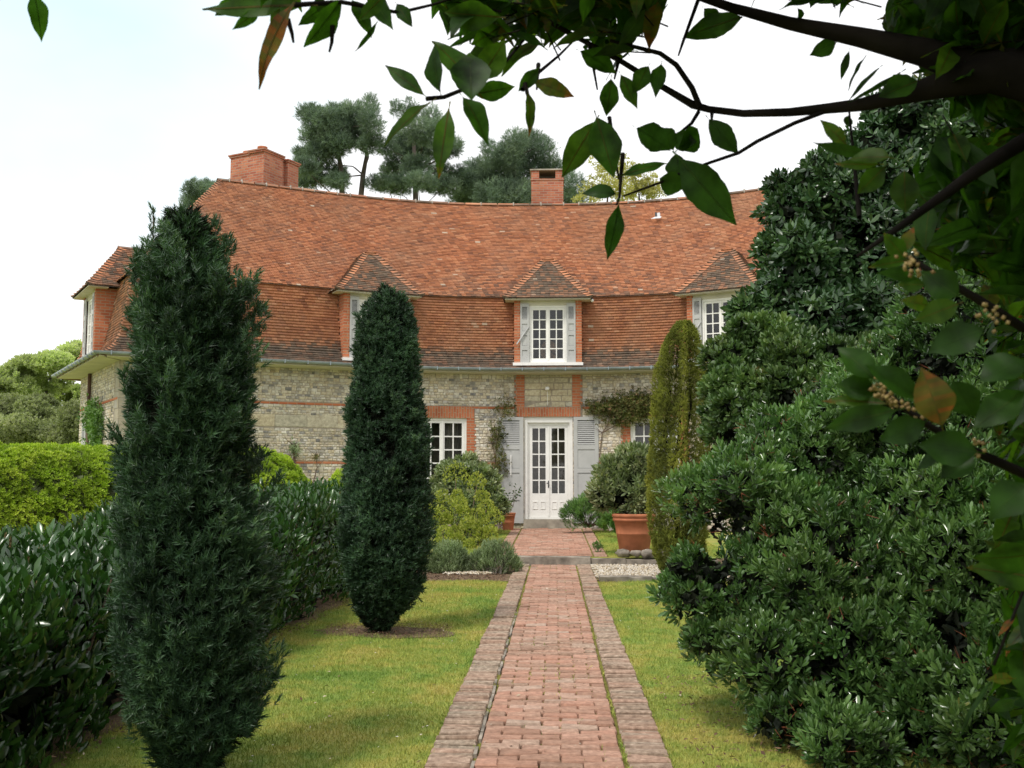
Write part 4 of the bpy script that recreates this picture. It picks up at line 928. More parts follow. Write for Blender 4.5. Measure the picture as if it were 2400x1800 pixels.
for i, (x, y, r) in enumerate([(1.20, 18.62, .11), (1.42, 18.55, .09), (1.62, 18.52, .11), (1.86, 18.6, .12)]):
    rs = np.random.RandomState(i); a = MB(); a.lathe((0, 0, 0), [(0, -.8), (.6, -.6), (1, 0), (.75, .5), (0, .68)], 14)
    V = np.array(a.v); V = V*(1+.8*(vnoise(V+i*5, 1.9)-.5)[:, None])*[r*1.15, r, r]+[x, y, TZ+.07]
    o = link('rubble_stone', npmesh('rubble_stone', V, [len(f) for f in a.f], [k for f in a.f for k in f], smooth=True), M['kerb'])
    tag(o, ['round rubble stone left of the big pot base', 'small rubble stone under the big pot rim on the left', 'rubble stone under the middle of the big pot', 'rubble stone right of the big pot base'][i], 'stone', 'rubble stones holding the big pot')
# ================================================================ GRASS
def grass(n, regions, seed):
    rs = np.random.RandomState(seed); Ps = []
    tot = sum(r[5] for r in regions)
    for x0, x1, y0, y1, z, wt in regions:
        k = int(n*wt/tot); u = rs.rand(k); y = y0*(y1/y0)**u if wt < 50 else rs.uniform(y0, y1, k); x = rs.uniform(x0, x1, k)
        zz = z(x, y) if callable(z) else np.full(k, z); Ps.append(np.stack([x, y, zz], 1))
    P = np.concatenate(Ps)
    d = np.hypot((P[:, 0]+1.68)/.62, (P[:, 1]-10.42)/.42); P = P[(d > .45+.75*rs.rand(len(d))) | (P[:, 2] > .1)]
    e = -2.62+.07*np.sin(P[:, 1]*1.7)+.05*np.sin(P[:, 1]*4.1); P = P[(P[:, 0] > e-rs.rand(len(P))**3*.2) | (P[:, 1] > 15.6)]
    D = np.array([0, 0, 1.])+rs.normal(0, .45, (len(P), 3)); S = rs.uniform(.5, 1.1, len(P))*(.020+.0013*P[:, 1])
    o = scatter('grass', (np.array([(-.09, 0, -.1), (.09, 0, -.1), (.0, -.25, 1)]), [(0, 1, 2)]), P, D, S, M['blade'], rvar=.9)
    return tag(o, 'short mossy lawn grass on both sides of the brick path', 'grass', kind='stuff')
lz = lambda x, y: .012+.012*np.sin(x*2.1+y*.7)+.008*np.sin(x*5+1)*np.sin(y*3)
grass(420000, [(-2.85, -.665, 4.2, 15.5, lz, 24), (.605, 3.2, 4.2, 15.6, lz, 26), (.95, 3.2, 18.7, 26, lambda x, y: tz(y), 5), (-1.9, -1.07, 18.7, 26.2, lambda x, y: tz(y), 4)], 4)
n = 420; rs = np.random.RandomState(17); xx = np.where(rs.rand(n) < .5, rs.uniform(-2.5, -.7, n), rs.uniform(-.6, 2.2, n)); yy = 5*(18/5)**rs.rand(n)
o = scatter('fallen_petals', leaf2(1, .6), np.stack([xx, yy, np.full(n, .058)], 1), rs.normal(size=(n, 3))*[1, 1, .15], rs.uniform(.008, .02, n)*np.where(rs.rand(n) < .2, 1.8, 1), M['pebble'], up=np.array([[0, 0, 1.]])+rs.normal(0, .25, (n, 3)), rvar=0)
tag(o, 'tiny pale petals and bits of leaf dropped on the lawn and path', 'petals', kind='stuff')
# moss and weeds in the path joints
rs = np.random.RandomState(8); n = 5200
x = np.where(rs.rand(n) < .5, np.where(rs.rand(n) < .5, cx0-.011, cx1+.009)+rs.normal(0, .008, n), cx0+.222*.5*rs.randint(0, 8, n)+rs.normal(0, .01, n)); y = 4.6*(18/4.6)**rs.rand(n)
x2 = np.where(rs.rand(1500) < .5, PXC-.65, PXC+.64)+rs.normal(0, .02, 1500)
keep = vnoise(np.stack([x, y, x*0], 1), 2.2) > .60
P = np.stack([x, y, np.full(n, .038)], 1)[keep]; P = np.concatenate([P, np.stack([x2, 4.6*(18/4.6)**rs.rand(1500), np.full(1500, .03)], 1)])
o = scatter('path_weeds', (np.array([(-.12, 0, -.1), (.12, 0, -.1), (.0, -.25, 1)]), [(0, 1, 2)]), P, np.array([0, 0, 1.])+rs.normal(0, .6, (len(P), 3)), rs.uniform(.012, .03, len(P)), M['blade'], rvar=.9)
tag(o, 'moss and tiny weeds growing in the joints of the path', 'moss', kind='stuff')
# leaf litter
def litter(name, xs, ys, z, n, seed, label, s=(.02, .045)):
    rs = np.random.RandomState(seed); P = np.stack([rs.uniform(*xs, n), rs.uniform(*ys, n), np.full(n, z)+rs.rand(n)*.01], 1)
    o = scatter(name, leaf2(1, .5), P, rs.normal(size=(n, 3))*[1, 1, .2], rs.uniform(*s, n), M['litter'], up=np.array([[0, 0, 1.]])+rs.normal(0, .2, (n, 3)), rvar=.2)
    return tag(o, label, 'leaf litter', kind='stuff')
litter('leaf_litter', (-3.2, -2.45), (4, 15.5), .055, 3000, 1, 'brown leaf litter along the foot of the laurel hedge')
litter('leaf_litter', (-2.6, -.75), (15.55, 16.6), .03, 1500, 2, 'brown leaf litter under the two grey bushes')
litter('leaf_litter', (-2.3, -1.05), (10., 10.85), .035, 1500, 3, 'dry litter on the bare soil ring round the smaller yew', (.012, .03))
litter('leaf_litter', (-2.5, 2.4), (4.8, 15), .056, 260, 9, 'a few brown dead leaves scattered over the lawn and path', (.015, .035))
litter('leaf_litter', (.7, 4), (4.8, 8), .055, 1500, 4, 'brown leaf litter under the glossy shrub on the right')
# ================================================================ PLANTS
LF = leaf6()
def plant(name, label, cat, loc, group=None): return empty(name, loc, label, cat, group)
def stems(root, name, base, tops, r0, mat, seed=0, n=5, wob=.12, sides=6):
    m = MB()
    for i, t in enumerate(tops):
        p = limb_path(base, t, wob, n, seed+i); m.tube(p, list(np.linspace(r0, r0*.25, len(p))), sides, cap=False)
    return m.build(name, mat, root, True)
# ---- dark yews: outline (z, left, right) surveyed from the photograph, round in plan
def column_yew(name, label, px_prof, D, n, ssize, seed, mat, needle_t, depthr=.85, trunk=True, cat='yew', group=None, lumpf=(4.5, .22), cut=.34, inner='inshade', upb=.55):
    prof = []
    for y, l, r in px_prof:
        a, b = atY(l, y, D), atY(r, y, D); prof.append((a[2], (a[0]+b[0])/2, (b[0]-a[0])/2))
    prof = np.array(sorted(prof)); z0, z1 = prof[0, 0], prof[-1, 0]
    cz = lambda z: (np.interp(z, prof[:, 0], prof[:, 1]), np.interp(z, prof[:, 0], prof[:, 2]))
    xb = cz(z0)[0]; root = plant(name, label, cat, (xb, D, 0), group)
    rs = np.random.RandomState(seed)
    def pts(n, k0, k1, sd, cutv):
        rs = np.random.RandomState(sd); N = int(n*2.4); z = rs.uniform(z0, z1, N); c, r = cz(z); keep = rs.rand(N) < np.clip(r/prof[:, 2].max()+.15, 0, 1); z, c, r = z[keep], c[keep], r[keep]
        a = rs.uniform(0, 2*PI, len(z)); side = np.stack([np.cos(a), np.sin(a), z*0], 1)
        P0 = np.stack([c+r*np.cos(a), D+r*depthr*np.sin(a), z], 1); q = vnoise(P0*[1, 1, .55], lumpf[0])*.6+vnoise(P0*[1, 1, .7], lumpf[0]*2.4)*.4
        k = (k0+(k1-k0)*rs.rand(len(z))**.6)*(1+lumpf[1]*(q-.5)*2*.9-.02)
        r = r-ssize*1.15; P = np.stack([c+r*k*np.cos(a), D+r*depthr*k*np.sin(a), z+rs.normal(0, .02, len(z))], 1)
        ok = (q > cutv) & (P[:, 2] > .03); i = np.nonzero(ok)[0][:n]; return P[i], side[i], q[i]
    P, Dn, q = pts(n, .72, 1.03, seed+1, cut)
    dd = Dn*(1-upb)+np.array([0, 0, upb])+np.random.RandomState(seed).normal(0, .33, P.shape)
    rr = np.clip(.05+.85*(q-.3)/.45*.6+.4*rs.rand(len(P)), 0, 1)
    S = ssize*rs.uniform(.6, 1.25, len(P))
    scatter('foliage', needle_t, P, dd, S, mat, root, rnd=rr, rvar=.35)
    P, Dn, q = pts(int(n*.55), .35, .74, seed+2, 0)
    scatter('inner_twigs', needle_t, P, Dn*.6+[0, 0, .4]+rs.normal(0, .4, P.shape), ssize*1.25*np.ones(len(P)), G[inner], root, rnd=rs.rand(len(P)))  # near-black needles put the shade of the inner crown into colour
    tops = [(cz(z0+(z1-z0)*t)[0]+rs.uniform(-.3, .3)*cz(z0+(z1-z0)*t)[1], D+rs.uniform(.0, .3)*cz(.9)[1], z0+(z1-z0)*t) for t in (.93, .85, .75, .8, .65, .7, .6)]
    stems(root, 'trunk', (xb, D, -.02), tops, .035 if D < 15 else .05, M['bark'], seed)
    return root, prof
def tufts(prof, D, k, per, size, tmpl, mat, root, seed, reach=.07, depthr=.85):
    rs = np.random.RandomState(seed); P, Dn, r_ = [], [], []
    for i in range(k):
        z = rs.uniform(prof[0, 0]+.15, prof[-1, 0]-.24-reach); cx, r = np.interp(z, prof[:, 0], prof[:, 1]), np.interp(z, prof[:, 0], prof[:, 2]); a = rs.uniform(0, 2*PI); r = r-size*.8
        o = np.array([math.cos(a), math.sin(a)*depthr, 0]); b = np.array([cx, D, z])+o*r*.66; L_ = reach*rs.uniform(.5, 1.5); d = o*rs.uniform(.25, .8)+[0, 0, rs.uniform(.7, 1.3)]; d /= np.linalg.norm(d)
        t = rs.rand(per)**.8; w_ = .034*(1-t*.75)[:, None]*(1+L_*4); P.append(b+d*(t*(L_*2.2+.08))[:, None]+rs.normal(0, 1, (per, 3))*w_); Dn.append(d+rs.normal(0, .45, (per, 3))); r_.append(np.clip(t*.55+rs.uniform(0, .45)+rs.normal(0, .1, per), 0, 1))
    P = np.concatenate(P); scatter('shoots', tmpl, P, np.concatenate(Dn), size*rs.uniform(.6, 1.1, len(P)), mat, root, rnd=np.concatenate(r_), rvar=.3)
def sprig(n=16, l=.5, w=.07, seed=1):
    rs = np.random.RandomState(seed); V = []; F = []; g = []
    for i in range(n):
        t = i/n; tilt = 1.25-.85*t+rs.uniform(-.15, .15); v, f = needle(l*rs.uniform(.8, 1.15)*(1-.25*t), w)
        v = v@rotm((1, 0, 0), -tilt).T@rotm((0, 0, 1), 2.4*i).T+[0, 0, t*.75]; o = 3*i; V.append(v); F += [tuple(a+o for a in q) for q in f]; g.append(i//4)
    return np.concatenate(V), F, np.array(g)
SPR = sprig(16, .70, .125)
Y1 = [(518, 392, 470), (535, 372, 500), (560, 358, 515), (600, 345, 528), (650, 332, 540), (690, 322, 548), (740, 314, 575), (780, 308, 600), (850, 300, 612), (900, 295, 613), (950, 288, 614), (1010, 284, 612), (1036, 284, 606), (1063, 276, 590), (1090, 272, 597), (1117, 270, 600), (1171, 266, 613), (1280, 262, 635), (1388, 262, 654), (1470, 252, 656), (1524, 252, 646), (1578, 256, 620), (1605, 262, 624), (1660, 290, 655), (1703, 318, 645), (1730, 330, 600), (1768, 345, 560), (1800, 365, 530), (1830, 400, 480)]
yew1, prof1 = column_yew('columnar_yew', 'tall ragged dark yew nearest the viewer on the left lawn', Y1, 5.25, 11500, .068, 21, G['yew'], SPR, group='narrow yews on the left lawn', lumpf=(5.0, .36), cut=.33)
# upright shoots breaking the outline of the near yew
rs = np.random.RandomState(5); Pp = []; Dd = []
for px, py0, py1, w_ in ((358, 640, 488, .02), (392, 600, 515, .016), (412, 560, 492, .03), (505, 640, 515, .05), (470, 600, 545, .04), (590, 790, 680, .05), (560, 720, 640, .04), (605, 800, 715, .03), (330, 680, 600, .04), (380, 610, 560, .05), (525, 640, 560, .03), (600, 1120, 1050, .05), (575, 1100, 1035, .03), (438, 560, 520, .03)):
    a, b = atY(px, py0, 5.25), atY(px, py1, 5.25); k = int(26+w_*900)
    t = rs.rand(k); p = a+(b-a)*t[:, None]+rs.normal(0, 1, (k, 3))*(w_*(1-t*.8))[:, None]*[1, 1, .3]; Pp.append(p); Dd.append(np.array([0, 0, 1.])+rs.normal(0, .35, (k, 3)))
Pp = np.concatenate(Pp); scatter('shoot', SPR, Pp, np.concatenate(Dd), .042*rs.uniform(.6, 1.1, len(Pp)), G['yew'], yew1, rnd=rs.uniform(.3, .9, len(Pp)))
m = MB()
for px, a, b in ((358, 650, 490), (392, 610, 512), (505, 640, 520)): m.tube([atY(px, a, 5.25), atY(px+1, b, 5.25)], [.005, .002], 5)
m.build('bare_shoot', M['twig'], yew1)
Y2 = [(682, 890, 905), (700, 858, 960), (730, 838, 975), (780, 826, 988), (860, 818, 990), (900, 812, 994), (950, 800, 1002), (990, 800, 1004), (1030, 804, 1018), (1085, 800, 1022), (1140, 794, 1022), (1200, 786, 1022), (1250, 784, 1026), (1300, 788, 1022), (1350, 796, 1014), (1400, 806, 990), (1430, 818, 965), (1455, 832, 940), (1478, 862, 920)]
yew2, _p2 = column_yew('columnar_yew', 'smaller smooth dark yew standing in front of the left wing', Y2, 10.35, 15000, .070, 31, G['yew'], sprig(11, .7, .17, 2), group='narrow yews on the left lawn', lumpf=(6, .26), cut=.30)
tufts(prof1, 5.25, 130, 45, .062, SPR, G['yew'], yew1, 301, .10)
tufts(_p2, 10.35, 130, 45, .058, sprig(11, .7, .17, 2), G['yew'], yew2, 302, .06)
# ---- golden conifer with vertical ribs
YG = [(756, 1590, 1615), (775, 1572, 1630), (800, 1558, 1640), (860, 1545, 1650), (920, 1537, 1655), (1000, 1531, 1658), (1085, 1526, 1660), (1180, 1524, 1660), (1240, 1526, 1655), (1300, 1534, 1648), (1345, 1552, 1630), (1368, 1570, 1610)]
def golden():
    D = 16.2; prof = np.array(sorted([(atY(l, y, D)[2], (atY(l, y, D)[0]+atY(r, y, D)[0])/2, (atY(r, y, D)[0]-atY(l, y, D)[0])/2) for y, l, r in YG]))
    root = plant('golden_yew', 'narrow yellow-green column yew with upright ribs right of the path', 'yew', (prof[0, 1], D, 0)); rs = np.random.RandomState(41)
    N = 26000; z = rs.uniform(prof[0, 0], prof[-1, 0], N); c = np.interp(z, prof[:, 0], prof[:, 1]); r = np.interp(z, prof[:, 0], prof[:, 2]); a = rs.uniform(0, 2*PI, N)
    P0 = np.stack([np.cos(a)*1.0, np.sin(a)*1.0, z*.22], 1); rib = vnoise(P0, 3.0); fine = vnoise(np.stack([c+r*np.cos(a), D+r*np.sin(a), z], 1), 11)
    k = .70+.46*rib**1.+.14*(fine-.5)-.16*rs.rand(N)**2; P = np.stack([c+r*k*np.cos(a), D+r*k*np.sin(a), z], 1); ok = (rib > .22); P, a, rib, fine = P[ok], a[ok], rib[ok], fine[ok]
    dd = np.stack([np.cos(a)*.55, np.sin(a)*.55, np.full(len(a), .7)], 1)+rs.normal(0, .3, P.shape)
    scatter('foliage', sprig(9, .6, .22, 3), P, dd, .052*rs.uniform(.6, 1.2, len(P)), G['gold'], root, rnd=np.clip((rib-.25)*1.2+.35*(fine-.5)+.2*rs.rand(len(P)), 0, 1), rvar=.3)
    stems(root, 'trunk', (prof[0, 1], D, -.02), [(prof[5, 1]+dx, D+dy, 3.4) for dx, dy in ((0, 0), (.15, .1), (-.15, 0))], .05, M['bark'], 3)
golden()
# ---- laurel hedge
def box_hedge_pts(n, seed, x0, x1, y0, y1, zt, cut=.3, depth=.25, nz=.22):
    rs = np.random.RandomState(seed); N = int(n*1.8); A = [(y1-y0)*1.35, (x1-x0)*(y1-y0)*1.2, (x1-x0)*1.35]; f = rs.choice(3, N, p=np.array(A)/sum(A))
    y = y0*(y1/y0)**rs.rand(N); x = rs.uniform(x0, x1, N); z = rs.uniform(.0, 1, N)*zt(y)
    x = np.where(f == 0, x1, x); z = np.where(f == 1, zt(y), z); y = np.where(f == 2, y1, y)
    nr = np.array([[1, 0, .15], [0, 0, 1.], [0, 1, .2]])[f]
    P = np.stack([x, y, z], 1); q = vnoise(P, 2.4)*.6+vnoise(P, 5.5)*.4
    rnd_ = np.clip((z/zt(y)-.75)*4, 0, 1)*np.where(f == 0, 1, 0); P[:, 0] -= rnd_**2*.18+np.where(f == 0, .10*(1-np.clip(z/.4, 0, 1)), 0)
    P = P+nr*((q-.5)*2*nz-depth*rs.rand(N)**1.5)[:, None]; ok = (q > cut) & (P[:, 2] > .03); i = np.nonzero(ok)[0][:n]; return P[i], nr[i], q[i]
root = plant('laurel_hedge', 'long glossy dark laurel hedge edging the left lawn', 'hedge', (-3.2, 9, 0))
zt1 = lambda y: .93+.046*np.clip(y-4.5, 0, 9)+.05*np.sin(y*2.3)
P, nr, q = box_hedge_pts(31000, 51, -4.1, -2.52, 3.4, 15.2, zt1, .28)
rs = np.random.RandomState(52); dd = nr*.45+[0, 0, .75]+rs.normal(0, .38, P.shape)
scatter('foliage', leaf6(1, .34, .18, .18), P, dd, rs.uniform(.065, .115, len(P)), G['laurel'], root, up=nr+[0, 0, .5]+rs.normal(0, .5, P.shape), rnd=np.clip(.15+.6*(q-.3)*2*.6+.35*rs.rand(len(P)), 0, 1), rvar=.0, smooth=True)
P, nr, q = box_hedge_pts(7000, 53, -3.95, -2.72, 3.4, 15.0, lambda y: zt1(y)-.2, .0, .4, .05)
scatter('inner_leaves', leaf2(1, .6), P, rs.normal(size=P.shape), rs.uniform(.12, .2, len(P)), G['inshade'], root)
m = MB()
for i in range(46):
    y = 3.6+i*.25; b = (-3.1+rs.uniform(-.3, .3), y, 0)
    for k in range(2): m.tube(limb_path(b, (b[0]+rs.uniform(0, .3), y+rs.uniform(-.3, .3), .85+rs.uniform(-.2, .1)), .1, 4, i*3+k), [.014, .012, .01, .008, .005], 5, cap=False)
m.build('stem', M['twig'], root)
P, nr, q = box_hedge_pts(160, 55, -3.9, -2.55, 4.0, 15, lambda y: zt1(y)+.02, .4, .05, .15); ok = P[:, 2] > .75; P = P[ok]
bud = np.concatenate([needle(.5, .28)[0]@rotm((1, 0, 0), -.5).T@rotm((0, 0, 1), 2.4*i).T+[0, 0, .13*i] for i in range(9)]); bf = [(3*i, 3*i+1, 3*i+2) for i in range(9)]
scatter('flower_spike', (bud, bf), P, np.array([0, 0, 1.])+rs.normal(0, .15, P.shape), rs.uniform(.035, .06, len(P)), G['buff'], root)
# ---- clipped lime hedge behind the laurels
def clipped(label, lumps_fn, n, seed, loc, name='clipped_hedge', size=.045, group=None, mat='lime', cat='hedge'):
    root = plant(name, label, cat, loc, group); rs = np.random.RandomState(seed); P, nr = lumps_fn(n, rs)
    q = vnoise(P, 3.5)*.5+vnoise(P, 9)*.5; P = P+nr*((q-.5)*.16-.09*rs.rand(len(P))**2)[:, None]; ok = (q > .30) & (P[:, 2] > .02); P, nr, q = P[ok], nr[ok], q[ok]
    scatter('foliage', rosette(leaf2(1, .5), 5, .5, 1.1, .2, rs), P, nr+[0, 0, .3]+rs.normal(0, .4, P.shape), size*rs.uniform(.6, 1.2, len(P)), G[mat], root, rnd=np.clip(.1+(q-.3)*1.5+.3*rs.rand(len(P)), 0, 1), rvar=.3)
    P2, n2 = lumps_fn(n//6, rs); P2 = P2-n2*.22; scatter('inner_leaves', leaf2(1, .7), P2, rs.normal(size=P2.shape), np.full(len(P2), .22), G['inshade'] if mat != 'lime' else G['olive'], root)
    b = MB(); b.tube([(loc[0], loc[1], 0), (loc[0], loc[1]+.05, .9)], [.08, .05], 8); b.build('trunk', M['bark'], root); return root
def ridge_fn(a, b, z, wd):
    a, b = np.array(a), np.array(b); L_ = np.linalg.norm(b-a); u = (b-a)/L_; v = np.array([-u[1], u[0]])
    def f(n, rs):
        t = rs.uniform(0, L_+wd, n); th = rs.uniform(-.15*PI, 1.15*PI, n); p = .78
        co_, si = np.cos(th), np.sin(th); cx = np.sign(co_)*np.abs(co_)**p*wd; cz_ = np.sign(si)*np.abs(si)**p
        over = np.clip((t-L_)/wd, 0, 1); sh = np.sqrt(np.clip(1-over**2, 0, 1))
        zz = np.where(si > 0, z*.42+z*.58*cz_*sh, z*.42+z*.42*si*4); cx = cx*sh
        P = np.stack([a[0]+u[0]*t+v[0]*cx, a[1]+u[1]*t+v[1]*cx, np.clip(zz, .02, 9)], 1)
        nr = np.stack([u[0]*over+v[0]*co_*sh, u[1]*over+v[1]*co_*sh, np.clip(si, 0, 1)], 1)+1e-3
        return P, nr/np.linalg.norm(nr, axis=1, keepdims=True)
    return f
def dome_fn(c, r, z):
    def f(n, rs):
        d = rs.normal(size=(n, 3)); d[:, 2] = np.abs(d[:, 2]); d /= np.linalg.norm(d, axis=1, keepdims=True); return np.array([c[0], c[1], 0])+d*[r, r, z], d
    return f
clipped('long clipped lime green hedge with a rounded top on the far left', ridge_fn((-8.6, 10.6), (-4.45, 15.2), 1.93, .95), 52000, 61, (-6.4, 12.6, 0))
clipped('low clipped lime green dome just left of the smaller yew', dome_fn((-3.25, 17.8), .95, 1.80), 9000, 62, (-3.25, 17.8, 0), 'clipped_bush', cat='bush')
# ---- broad-leaved shrubs from lumps
def shrub(name, label, cat, lumps, n, leaf, nleaf, size, mat, seed, base, opens=(.25, 1.15), depth=.32, nz=(2.6, .28), cut=.36, inner=.5, isize=1.35, stemn=9, stem_r=.03, group=None, down=.5, upb=.5, smooth=True, rvar=.35, bias=.0, stemmat='bark', imat='inshade'):
    root = plant(name, label, cat, base, group); rs = np.random.RandomState(seed)
    P, d, q = lump_points(lumps, n, depth, nz, down, cut, seed)
    dd = d*(1-upb)+[0, 0, upb]+rs.normal(0, .32, P.shape)
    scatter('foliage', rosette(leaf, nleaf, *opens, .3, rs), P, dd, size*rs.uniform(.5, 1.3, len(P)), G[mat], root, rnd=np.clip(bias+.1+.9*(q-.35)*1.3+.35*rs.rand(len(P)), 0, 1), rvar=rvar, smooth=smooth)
    if inner:
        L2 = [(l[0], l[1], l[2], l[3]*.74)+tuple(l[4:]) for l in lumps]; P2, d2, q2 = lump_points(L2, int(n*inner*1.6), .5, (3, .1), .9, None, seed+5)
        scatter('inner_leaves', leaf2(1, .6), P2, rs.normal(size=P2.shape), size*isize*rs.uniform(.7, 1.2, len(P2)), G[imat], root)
    ls = sorted(lumps, key=lambda l: -l[3]); ls = (ls*3)[:stemn]
    stems(root, 'stem', base, [(l[0]+rs.uniform(-.3, .3)*l[3], l[1]+rs.uniform(-.3, .3)*l[3], l[2]+rs.uniform(-.1, .5)*l[3]) for l in ls], stem_r, M[stemmat], seed)
    return root
def knobbly(lumps, k, seed, f=.40, shrink=.86):
    rs = np.random.RandomState(seed); o = [(l[0], l[1], l[2], l[3]*shrink, l[4]) for l in lumps]
    for l in lumps:
        for i in range(k):
            d = rs.normal(size=3); d[2] = abs(d[2])*1.1-.25; d /= np.linalg.norm(d); r = l[3]*f*rs.uniform(.6, 1.15)
            o.append((l[0]+d[0]*l[3]*.72, l[1]+d[1]*l[3]*.72, l[2]+d[2]*l[3]*.72, r, .85))
    return o
def LP(px, py, D, rp, sq=1.): p = atY(px, py, D); return (p[0], p[1], p[2], rp*D/FPX, sq)
S1 = [LP(1768, 1190, 7.1, 172), LP(1715, 1395, 6.7, 160), LP(1810, 1540, 6.3, 150), LP(1900, 1130, 7.4, 185), LP(2090, 1050, 7.6, 235), LP(2290, 930, 7.7, 290), LP(1940, 1360, 6.7, 240), LP(2190, 1260, 6.9, 290), LP(2090, 1560, 6.2, 200), LP(2360, 1480, 6.4, 290), LP(1600, 1385, 6.7, 60), LP(1665, 1520, 6.4, 60), LP(2400, 1150, 7.4, 300), LP(2000, 1640, 6.3, 120), LP(2310, 1650, 5.9, 230), LP(2170, 1740, 5.8, 130), LP(2450, 1700, 5.6, 250), LP(1870, 1690, 6.0, 95), LP(1990, 1770, 5.7, 110)]
OB = leaf6(1, .36, .10, .10, (.55, 1.0, .85))
sh1 = shrub('glossy_shrub', 'big glossy evergreen shrub with red stalks spilling over the right lawn', 'shrub', knobbly(S1, 7, 1), 23000, leaf6(1, .27, .10, .12, (.6, 1.0, .8)), 9, .060, 'pieris', 71, (2.15, 6.7, 0), cut=.36, nz=(2.8, .30), stemn=14, bias=.05)
P, d, q = lump_points(knobbly(S1, 7, 1), 900, .08, (2.6, .26), .6, .42, 71); rs = np.random.RandomState(72)
stk = [needle(.9, .05)[0]@rotm((1, 0, 0), -.5).T@rotm((0, 0, 1), 2.1*i).T for i in range(8)]
scatter('flower_stalk', (np.concatenate(stk), [(3*i, 3*i+1, 3*i+2) for i in range(8)]), P, d+[0, 0, .1]+rs.normal(0, .5, P.shape), rs.uniform(.06, .10, len(P)), G['red'], sh1)
S2 = [LP(1735, 920, 11.6, 100), LP(1725, 1000, 11.2, 88), LP(1840, 870, 11.8, 120), LP(1860, 1010, 11.2, 150), LP(1980, 930, 11.8, 160), LP(1695, 850, 11.7, 52), LP(1735, 1110, 11.2, 88), LP(1800, 1130, 11, 130), LP(1760, 800, 11.9, 60)]
shrub('mid_shrub', 'mid green leafy shrub with reddish new tips behind the golden conifer', 'shrub', knobbly(S2, 6, 2), 9500, leaf6(1, .42, .1, .1), 7, .082, 'photinia', 73, (2.9, 11.6, 0), cut=.34, nz=(2.4, .34), smooth=False)
S3 = [LP(1835, 740, 13.2, 120), LP(1890, 640, 13.4, 130), LP(1880, 510, 13.5, 85), LP(1970, 440, 13.6, 90), LP(2060, 370, 13.7, 110), LP(2180, 330, 13.9, 150), LP(2340, 330, 14.1, 190), LP(2080, 620, 13.6, 220), LP(2300, 640, 13.8, 260), LP(1990, 830, 13.2, 190), LP(2230, 900, 13.4, 260), LP(1760, 740, 13.1, 50), LP(2020, 520, 13.6, 150), LP(1835, 440, 13.6, 36)]
shrub('evergreen_tree', 'tall dark evergreen tree hiding the right wing of the house', 'tree', knobbly(S3, 8, 3, .42), 18000, leaf6(1, .40, .1, .15), 6, .125, 'oak', 74, (4.9, 13.6, 0), opens=(.5, 1.7), upb=.2, cut=.34, nz=(2.0, .34), stem_r=.09, smooth=False, down=.9)
# ---- plants by the door
def near(px, py, D): return tuple(atY(px, py, D))
SD = [LP(1060, 1130, 24.6, 48), LP(1115, 1140, 24.3, 48), LP(1150, 1180, 24.2, 38), LP(1030, 1190, 24.2, 40), LP(1100, 1200, 24, 50), LP(1090, 1100, 24.8, 30)]
shrub('leafy_shrub', 'rounded grey green leafy shrub below the left ground floor window', 'shrub', SD, 2600, leaf6(1, .32, .1, .25), 7, .14, 'varieg', 81, (-1.9, 24.5, .22), opens=(.5, 1.6), smooth=False, stemn=6, bias=-.1)
# euphorbia: a stem with a whorl of narrow leaves and a domed yellow head
def euphorbia():
    rs = np.random.RandomState(83); heads = []
    px = [(1068, 1120, 30), (1118, 1135, 22), (1038, 1175, 22), (1072, 1165, 14), (1078, 1185, 18), (1130, 1170, 18), (1030, 1215, 24), (1072, 1215, 28), (1095, 1235, 18), (1120, 1215, 20), (1140, 1195, 20), (1160, 1220, 22), (1045, 1225, 16), (1105, 1250, 30), (1125, 1240, 18), (1065, 1250, 14), (1042, 1260, 22), (1075, 1270, 16), (1130, 1265, 22), (1100, 1280, 14), (1015, 1240, 16), (1150, 1250, 16), (1085, 1200, 16), (1012, 1200, 18), (1000, 1225, 16), (1025, 1285, 16)]
    root = plant('euphorbia', 'yellow green euphorbia with domed flower heads left of the door path', 'plant', (-1.75, 20.9, .0)); base = np.array([-2.0, 20.9, .17])
    PB_, DB, SB, PL, DL = [], [], [], [], []
    st = MB()
    for i, (x, y, r) in enumerate(px):
        D = 20.3+(1290-y)*.014+rs.uniform(-.2, .2); c = np.array(near(x, y, D)); R_ = r*1.12*D/FPX
        d = rs.normal(size=(230, 3)); d[:, 2] = np.abs(d[:, 2])-.35; d /= np.linalg.norm(d, axis=1, keepdims=True); p = c+d*R_*[.85, .85, 1.1]*rs.uniform(.75, 1.05, (230, 1)); PB_.append(p); DB.append(d*.5+[0, 0, .8])
        b = base+np.array([(c[0]-base[0])*.55, (c[1]-base[1])*.5+rs.uniform(-.1, .1), 0]); L_ = limb_path(b, c, .05, 5, i); st.tube(L_, .008, 5, cap=False)
        t = rs.uniform(.35, 1, 60); q = b+(c-b)*t[:, None]; PL.append(q); DL.append(rs.normal(size=(60, 3))*[1, 1, .3]+[0, 0, .15])
    PB_ = np.concatenate(PB_); PL = np.concatenate(PL)
    scatter('flower_head', leaf2(1, .9, .3), PB_, np.concatenate(DB)+rs.normal(0, .3, PB_.shape), rs.uniform(.03, .055, len(PB_)), G['bract'], root, rvar=0)
    scatter('foliage', leaf2(1, .17), PL, np.concatenate(DL), rs.uniform(.07, .12, len(PL)), G['euph'], root, rvar=0); st.build('stem', M['twig'], root)
euphorbia()
